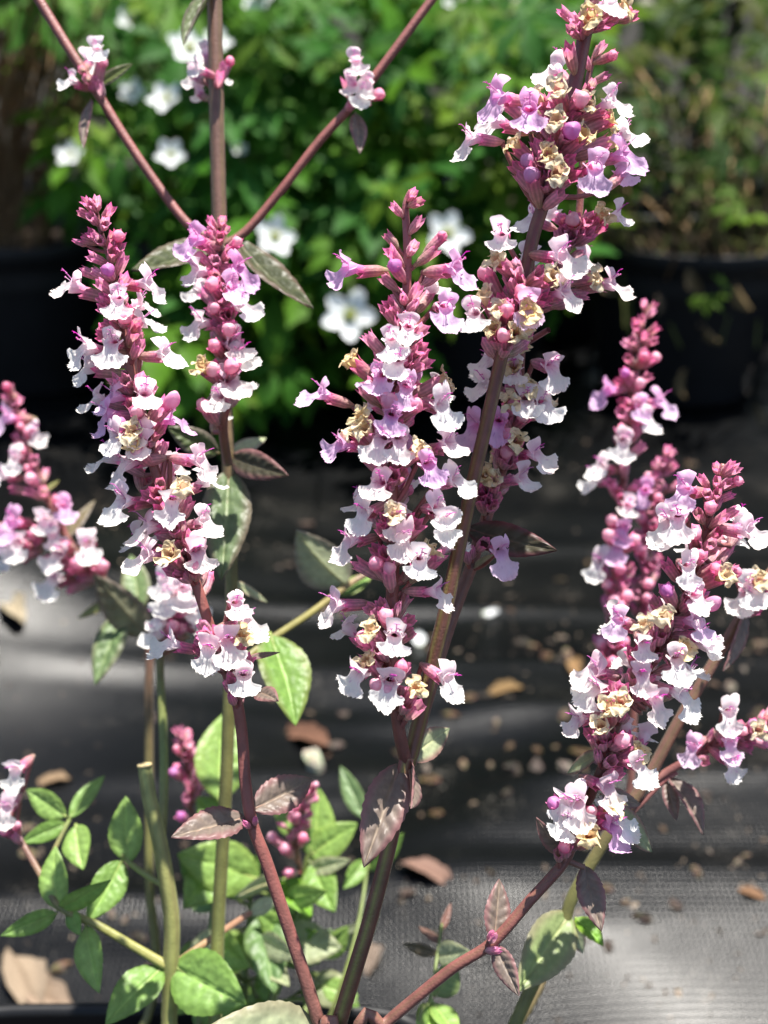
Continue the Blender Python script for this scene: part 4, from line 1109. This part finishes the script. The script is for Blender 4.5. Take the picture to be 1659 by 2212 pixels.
rb = random.Random(77)
def leaf_cloud(n, xr, yr, dr, inside, size=(0.045, 0.088), bright=0.15):
    out = []
    while len(out) < n:
        x = rb.uniform(*xr); y = rb.uniform(*yr); d = rb.uniform(*dr)
        if not inside(x, y): continue
        out.append((x, y, d, rb.uniform(*size), rb.random() < bright))
    return out
def edge_left(x, y): return False if (x < 150 and y > 60 + 0.4 * x) else y < 250 + 1.6 * (x - 40) + 60 * math.sin(x * 0.02) if x < 420 else y < 880 - 40 * abs(math.sin(x * 0.03)) - (0 if x < 640 else (x - 640) * 0.25)
POTS = [(-0.45, 1.40), (-0.175, 1.37), (0.10, 1.40), (0.375, 1.36), (0.65, 1.39), (-0.32, 1.66), (-0.04, 1.66), (0.24, 1.66), (0.51, 1.66)]  # rear row added so the gaps between the front pots stay dark
for (x, y), lb in zip(POTS, ('black plastic nursery pot in shade under the dry brown grass', 'black plastic nursery pot shaded under the white anemone leaves', 'black plastic nursery pot shaded by anemone stalks beside the bare brown stalks', 'black plastic nursery pot in deep shade under the tangled brown stalks', 'black plastic nursery pot at the end of the row past the brown stalks', 'added rear row black pot behind the gap by the dry brown grass', 'added rear row black pot behind the white anemones', 'added rear row black pot behind the yellow green anemone', 'added rear row black pot behind the tangled brown stalks')):
    make_pot('nursery_pot', 0.134, 0.19, lb, (x, y, 0.0))
anemone_plant('leafy green anemone plant with several small white flowers left of the tall brown stem', -0.24, 1.42, 0.12, 0.19,
              leaf_cloud(200, (60, 520), (-60, 860), (1.12, 1.55), edge_left),
              [(285, 42, 1.12, 0.034, 0.1, 0.1), (152, 336, 1.10, 0.032, -0.2, 0.5), (284, 198, 1.12, 0.030, 0.2, 0.4), (368, 335, 1.06, 0.034, 0.15, 0.3), (360, 214, 1.08, 0.042, -0.5, 0.8), (408, 105, 1.08, 0.050, 0.5, 0.4), (440, 20, 1.15, 0.03, 0.5, 0.4)], rb)
anemone_plant('leafy green anemone plant with one large open white flower behind the centre spike', -0.06, 1.36, 0.12, 0.19,
              leaf_cloud(250, (430, 900), (-60, 870), (1.10, 1.5), edge_left),
              [(754, 682, 0.95, 0.053, -0.05, 0.15), (592, 512, 1.04, 0.046, 0.5, 0.2), (556, -2, 1.1, 0.040, 0.0, 0.5), (515, 322, 1.12, 0.020, 0.4, 0.6), (470, 90, 1.1, 0.034, 0.4, 0.7)], rb)
anemone_plant('yellow green anemone plant with a drooping white flower between the two tallest spikes', 0.13, 1.42, 0.12, 0.19,
              leaf_cloud(210, (820, 1300), (-60, 760), (1.12, 1.55), lambda x, y: y < 800 - (x - 820) * 0.55, bright=0.3),
              [(965, 505, 1.04, 0.050, 0.4, 0.1), (968, 8, 1.15, 0.014, 0.2, 0.4)], rb)

def dryleaf_mesh(seed, col):
    rng = random.Random(seed)
    mb = MB()
    cu = rng.uniform(0.8, 2.0); tw = rng.uniform(-0.8, 0.8)
    def fn(u, v):
        s = u * 2 - 1
        w = 0.45 * math.sin(math.pi * (0.04 + 0.92 * v)) ** 0.8
        y = s * w
        w *= 1 + 0.35 * noise.noise(Vector((v * 5, seed * 1.0, 2.0 if s > 0 else 7.0))); y = s * w
        z = cu * y * y + 0.14 * math.sin(v * 2.6) + tw * s * (v - 0.5) * 0.6 + 0.07 * noise.noise(Vector((s * 3, v * 4, seed)))
        return (v * 2 - 1, y, z)
    mb.grid(fn, 8, 14, lambda u, v: mix(col, (col[0] * 0.6, col[1] * 0.55, col[2] * 0.5), 0.8 * math.exp(-((u - 0.5) / 0.08) ** 2)))
    return mb.mesh('dry_leaf', [M_CHIP])
DRYM = [dryleaf_mesh(900 + i, c_) for i, c_ in enumerate(((0.11, 0.085, 0.05), (0.09, 0.065, 0.04), (0.13, 0.10, 0.06)))]
# right: fine leaved plant with bare brown stalks
def fine_plant(name, label, o, leaf_spec, stalks, rng, dry=()):
    root = bpy.data.objects.new(name, None); COL.objects.link(root); root.location = o
    tag(root, label, 'plant')
    smb = MB()
    for (pts, w, c) in stalks:
        C = catmull([P(*p) for p in pts], 5)
        smb.tube([q - o for q in C], [w] * len(C), [c] * len(C), n=5, cap=False)
    for k, (x, y, d, size) in enumerate(dry):
        p = P(x, y, d)
        M = Matrix.Translation(p - o) @ Matrix.Rotation(rng.uniform(0.6, 1.6), 4, 'Y') @ Matrix.Rotation(rng.uniform(0, 6.28), 4, 'X') @ Matrix.Scale(size, 4)
        link('dry_leaf', DRYM[k % len(DRYM)], root, M)
    if stalks: link('stalks', smb.mesh('stalks', [M_TWIG]), root)
    for (x, y, d, size, y_) in leaf_spec:
        p = P(x, y, d)
        n = Vector((rng.uniform(-0.6, 0.6), rng.uniform(-0.7, 0.2), rng.uniform(0.3, 1.0))).normalized()
        out = Vector((rng.uniform(-1, 1), rng.uniform(-1, 0.3), rng.uniform(-0.5, 0.2))); out = (out - n * out.dot(n)).normalized()
        yv = n.cross(out)
        M = Matrix(((out.x, yv.x, n.x, p.x), (out.y, yv.y, n.y, p.y), (out.z, yv.z, n.z, p.z), (0, 0, 0, 1))) @ Matrix.Scale(size, 4)
        link('leaf', rng.choice(ALEAF_Y if y_ else ALEAF_D), root, Matrix.Translation(-o) @ M)
    return root
TAN = (0.30, 0.20, 0.10); DRB = (0.14, 0.085, 0.045)
rr = random.Random(9)
st = []
for i in range(90):
    x0 = rr.uniform(1340, 1720); y0 = rr.uniform(560, 760)
    x1 = x0 + rr.uniform(-220, 160); y1 = rr.uniform(150, 520)
    st.append(([(x0, y0, rr.uniform(1.25, 1.45)), ((x0 + x1) / 2 + rr.uniform(-60, 60), (y0 + y1) / 2 - rr.uniform(0, 60), 1.3), (x1, y1, rr.uniform(1.1, 1.5)), (x1 + rr.uniform(-90, 90), y1 + rr.uniform(10, 120), 1.25)], rr.uniform(0.0008, 0.0018), mix(DRB, TAN, rr.random()) if rr.random() < 0.35 else mix((0.05, 0.07, 0.02), (0.11, 0.12, 0.03), rr.random())))
fine_plant('dry_perennial', 'tangled brown dry stalks with sparse small green leaves at the bed edge', Vector((0.46, 1.36, 0.16)),
           leaf_cloud(230, (1210, 1760), (-80, 500), (1.2, 1.7), lambda x, y: y < 420 + 60 * math.sin(x * 0.03), size=(0.025, 0.06), bright=0.03) +
           [(1598, 440, 1.15, 0.04, True), (1610, 470, 1.15, 0.035, True), (1575, 455, 1.18, 0.03, False), (1530, 640, 1.2, 0.03, True), (1545, 600, 1.2, 0.03, False)], st, rr, [(1480, 830, 1.16, 0.016), (1622, 822, 1.16, 0.016), (1605, 640, 1.18, 0.018), (1540, 720, 1.18, 0.014), (1420, 660, 1.18, 0.012), (1500, 610, 1.18, 0.016), (1640, 900, 1.14, 0.014), (1260, 560, 1.15, 0.016), (1310, 620, 1.15, 0.012)])
st = []
for i in range(110):
    x0 = rr.uniform(-60, 110); y0 = rr.uniform(480, 620)
    x1 = x0 + rr.uniform(-80, 190); y1 = rr.uniform(-80, 240)
    st.append(([(x0, y0, 1.35), ((x0 + x1) / 2 + rr.uniform(-50, 30), (y0 + y1) / 2, 1.28), (x1, y1, rr.uniform(1.0, 1.3))], rr.uniform(0.0009, 0.0018), mix(DRB, TAN, rr.random() * 0.5)))
fine_plant('dry_grass', 'drooping clump of dry brown grass blades left of the white anemones', Vector((-0.40, 1.42, 0.16)), [], st, rr)

# shrubs that close the view behind the bed
def shrub(label, x, y, rx, rz, h, col, n, seed):  # extra height above the frame added to darken sky reflections on the cloth
    rng = random.Random(seed)
    root = bpy.data.objects.new('shrub', None); COL.objects.link(root); root.location = (x, y, 0)
    tag(root, label, 'shrub', 'shrubs behind the bed')
    mb = MB()
    for i in range(n):
        a = rng.uniform(0, 6.283); q = rng.uniform(0.35, 1.0) ** 0.5; el = rng.uniform(-1, 1)
        cl = 0.8 + 0.3 * noise.noise(Vector((math.cos(a) * 2.5, math.sin(a) * 2.5, el * 2.5 + seed)))
        p = Vector((math.cos(a) * math.sqrt(1 - el * el * 0.8) * rx * q * cl, math.sin(a) * math.sqrt(1 - el * el * 0.8) * rx * 0.7 * q * cl, h * 0.52 + el * rz * q * cl))
        if p.z < 0.03: continue
        ax = Vector((rng.uniform(-1, 1), rng.uniform(-1, 1), rng.uniform(-0.7, 0.5))).normalized()
        nn = Vector((rng.uniform(-1, 1), rng.uniform(-1, 1), rng.uniform(0.2, 1))); nn = (nn - ax * nn.dot(ax)).normalized()
        sd = ax.cross(nn); L = rng.uniform(0.05, 0.11); k = rng.uniform(0.7, 1.3)
        c = (col[0] * k, col[1] * k, col[2] * k)
        i0 = [mb.vert(q_, c) for q_ in (p, p + ax * L * 0.5 + sd * L * 0.24 + nn * L * 0.05, p + ax * L, p + ax * L * 0.5 - sd * L * 0.24 + nn * L * 0.05)]
        mb.face(i0)
    link('crown', mb.mesh('crown', [M_ALEAF], False), root)
    mb = MB()
    for k in range(6):
        a = k * 1.05 + rng.random()
        e = Vector((math.cos(a) * rx * 0.6, math.sin(a) * rx * 0.45, h * rng.uniform(0.55, 0.85)))
        C = catmull([Vector((0, 0, -0.03)), Vector((e.x * 0.3, e.y * 0.3, e.z * 0.5)), e], 4)
        mb.tube(C, [lerp(0.012, 0.003, i / (len(C) - 1)) for i in range(len(C))], [(0.09, 0.065, 0.045)] * len(C), n=7)
    link('trunk', mb.mesh('trunk', [M_TWIG]), root)
for i, (lb, x, y, rx, rz, h, col) in enumerate((('tall dark green shrub behind the dry grass clump', -1.35, 3.05, 0.95, 1.35, 2.5, (0.020, 0.04, 0.013)),
        ('tall mid green shrub directly behind the white anemones', -0.25, 3.15, 1.0, 1.4, 2.7, (0.025, 0.06, 0.013)),
        ('tall yellowish green shrub behind the tallest flower spike', 0.85, 3.10, 0.95, 1.4, 2.6, (0.03, 0.065, 0.013)),
        ('tall dark loose shrub behind the tangled brown stalks', 1.9, 3.0, 0.95, 1.35, 2.5, (0.02, 0.037, 0.012)),
        ('tall deep green shrub ending the row past the dry grass', -2.4, 2.9, 0.95, 1.35, 2.5, (0.022, 0.045, 0.012)),
        ('tall mid green shrub ending the row past the brown stalks', 2.9, 2.8, 0.95, 1.35, 2.5, (0.022, 0.05, 0.012)))):
    shrub(lb, x, y, rx, rz, h, col, 9000, 40 + i)

# ------------------------------------------------------------------ litter on the cloth
def chip_mesh(seed, col, flat=0.35):
    rng = random.Random(seed)
    mb = MB()
    off = rng.uniform(0, 90)
    def fn(u, v):
        a = 2 * math.pi * u; b = math.pi * (v - 0.5)
        p = Vector((math.cos(a) * math.cos(b), math.sin(a) * math.cos(b) * 0.55, math.sin(b) * flat))
        k = 1 + 0.75 * noise.noise(p * 1.5 + Vector((off, 0, 0))) + 0.3 * noise.noise(p * 4 + Vector((off, 3, 0)))
        return p * k
    mb.grid(fn, 9, 5, lambda u, v: tuple(c * rng.uniform(0.7, 1.25) for c in col), closed=True)
    mb.v = [(x + rng.uniform(-0.16, 0.16), y + rng.uniform(-0.12, 0.12), z + rng.uniform(-0.06, 0.06)) for (x, y, z) in mb.v]
    return mb.mesh('bark_chip', [M_CHIP], False)
CHIPS = [chip_mesh(800 + i, c_) for i, c_ in enumerate(((0.070, 0.050, 0.034), (0.11, 0.082, 0.056), (0.042, 0.031, 0.022), (0.13, 0.10, 0.07), (0.085, 0.056, 0.040)))]
def drop(name, me, x, y, size, rng, label, cat, group=None, lift=0.25):
    g = ground_at(x, y)
    g.z = fabric_z(g.x, g.y) + size * lift * 0.7
    o = link(name, me)
    o.matrix_basis = Matrix.Translation(g) @ Matrix.Rotation(rng.uniform(0, 6.283), 4, 'Z') @ Matrix.Rotation(rng.uniform(-0.25, 0.25), 4, 'X') @ Matrix.Scale(size, 4)
    tag(o, label, cat, group)
rc = random.Random(31)
def chips(n, xr, yr, smin, smax):
    for i in range(n):
        x, y = rc.uniform(*xr), rc.uniform(*yr)
        g = ground_at(x, y)
        if (Vector((g.x, g.y)) - Vector((POT.x, POT.y))).length < POTR * 0.98: continue
        ci = rc.randrange(5)
        where = 'by the pot of flowering stems' if g.y < 0.55 else ('on open black cloth behind the flowering stems' if g.y < 0.95 else 'on dark cloth before the shaded pots')
        where = where if x > 640 or g.y > 0.95 else 'on cloth beside the leafy cut stem'
        lb = ('brown', 'light brown', 'dark brown', 'straw tan', 'reddish brown')[ci] + ' bark chip ' + where
        drop('bark_chip', CHIPS[ci], x, y, lerp(smin, smax, rc.random() ** 1.8) * 0.75, rc, lb, 'bark chip', lb)
chips(44, (980, 1640), (1390, 1760), 0.003, 0.009)
chips(34, (880, 1659), (1760, 2200), 0.002, 0.0065)
chips(26, (640, 1300), (1330, 1700), 0.003, 0.009)
chips(26, (0, 640), (1380, 2100), 0.003, 0.008)
chips(20, (300, 1659), (900, 1330), 0.004, 0.011)
chips(8, (1330, 1640), (1420, 1640), 0.006, 0.010)
for (x, y, s, c_, lb) in ((290, 1405, 0.020, (0.30, 0.12, 0.05), 'curled orange brown dry leaf under the striped leaves'), (48, 1424, 0.022, (0.50, 0.36, 0.19), 'pale tan dry leaf on the bright fold of cloth'),
                          (668, 1602, 0.022, (0.22, 0.10, 0.055), 'dark brown dry leaf beside the forked stem'), (915, 1950, 0.017, (0.34, 0.20, 0.14), 'long pinkish brown dry leaf right of the forked stem'),
                          (1610, 2002, 0.008, (0.32, 0.17, 0.09), 'small rust brown leaf on the bright cloth at the right'), (55, 2120, 0.024, (0.46, 0.29, 0.15), 'large tan curled leaf beside the pot rim'),
                          (100, 2150, 0.020, (0.42, 0.25, 0.13), 'second tan curled leaf leaning against its neighbour by the pot rim'), (120, 1690, 0.012, (0.40, 0.24, 0.12), 'thin tan leaf flake above the green leafy branch'),
                          (1480, 830, 0.026, (0.32, 0.22, 0.11), 'pale dry leaf lying before the shaded pots'), (1240, 1480, 0.014, (0.36, 0.22, 0.12), 'crumpled tan leaf among the bark chips'), (1090, 1530, 0.014, (0.30, 0.19, 0.10), 'dull tan leaf scrap right of the centre spike'),
                          (800, 2070, 0.014, (0.30, 0.18, 0.10), 'crumpled brown leaf behind the forked stem base'), (1400, 1500, 0.012, (0.26, 0.16, 0.09), 'dull brown leaf behind the leaning spike')):
    drop('dry_leaf', dryleaf_mesh(int(x), (c_[0] * 0.55, c_[1] * 0.62, c_[2] * 0.72)), x, y, s * 0.9, rc, lb, 'dry leaf', None, 0.04)
drop('pebble', chip_mesh(871, (0.50, 0.44, 0.30), 0.75), 680, 1662, 0.009, rc, 'pale cream pebble beside the dark brown leaf', 'pebble', None, 0.6)
for (x, y) in ((553, 908), (908, 1412), (1040, 1330)):
    drop('fallen_petal', APET[0], x, y, 0.014, rc, 'fallen bluish white petal on the black cloth', 'petal', 'fallen petals on the cloth', 0.05)

# crumbs of bark and dust too small to pick apart
mb = MB()
rk = random.Random(404)
for i in range(5200):
    x, y = rk.uniform(-0.55, 0.62), rk.uniform(0.30, 1.15)
    dens = noise.noise(Vector((x * 6, y * 6, 3.1))) + (0.35 if (0.05 < x < 0.45 and 0.5 < y < 0.75) else 0.0)
    if dens < rk.uniform(-0.15, 0.6): continue
    r = rk.uniform(0.0004, 0.0011) * (1 + 1.2 * rk.random() ** 6)
    k = rk.random(); c = mix((0.05, 0.035, 0.024), (0.22, 0.16, 0.10), k * k)
    z = fabric_z(x, y)
    a = rk.uniform(0, 6.283); st_ = rk.uniform(1.0, 2.6)
    dx, dy = math.cos(a), math.sin(a)
    q = [mb.vert((x + (dx * px * st_ - dy * py) * r, y + (dy * px * st_ + dx * py) * r, z + pz * r), c) for (px, py, pz) in ((-1, -0.5, 0), (0.9, -0.7, 0.1), (0.5, 0.8, 0), (-0.6, 0.6, 0.1), (rk.uniform(-0.4, 0.4), rk.uniform(-0.3, 0.3), rk.uniform(0.6, 1.1)))]
    for f in ((0, 1, 4), (1, 2, 4), (2, 3, 4), (3, 0, 4)): mb.face([q[t] for t in f])
tag(link('bark_crumbs', mb.mesh('bark_crumbs', [M_CHIP], False)), 'fine bark crumbs and dust strewn over the black ground cloth', 'litter', None, 'stuff')
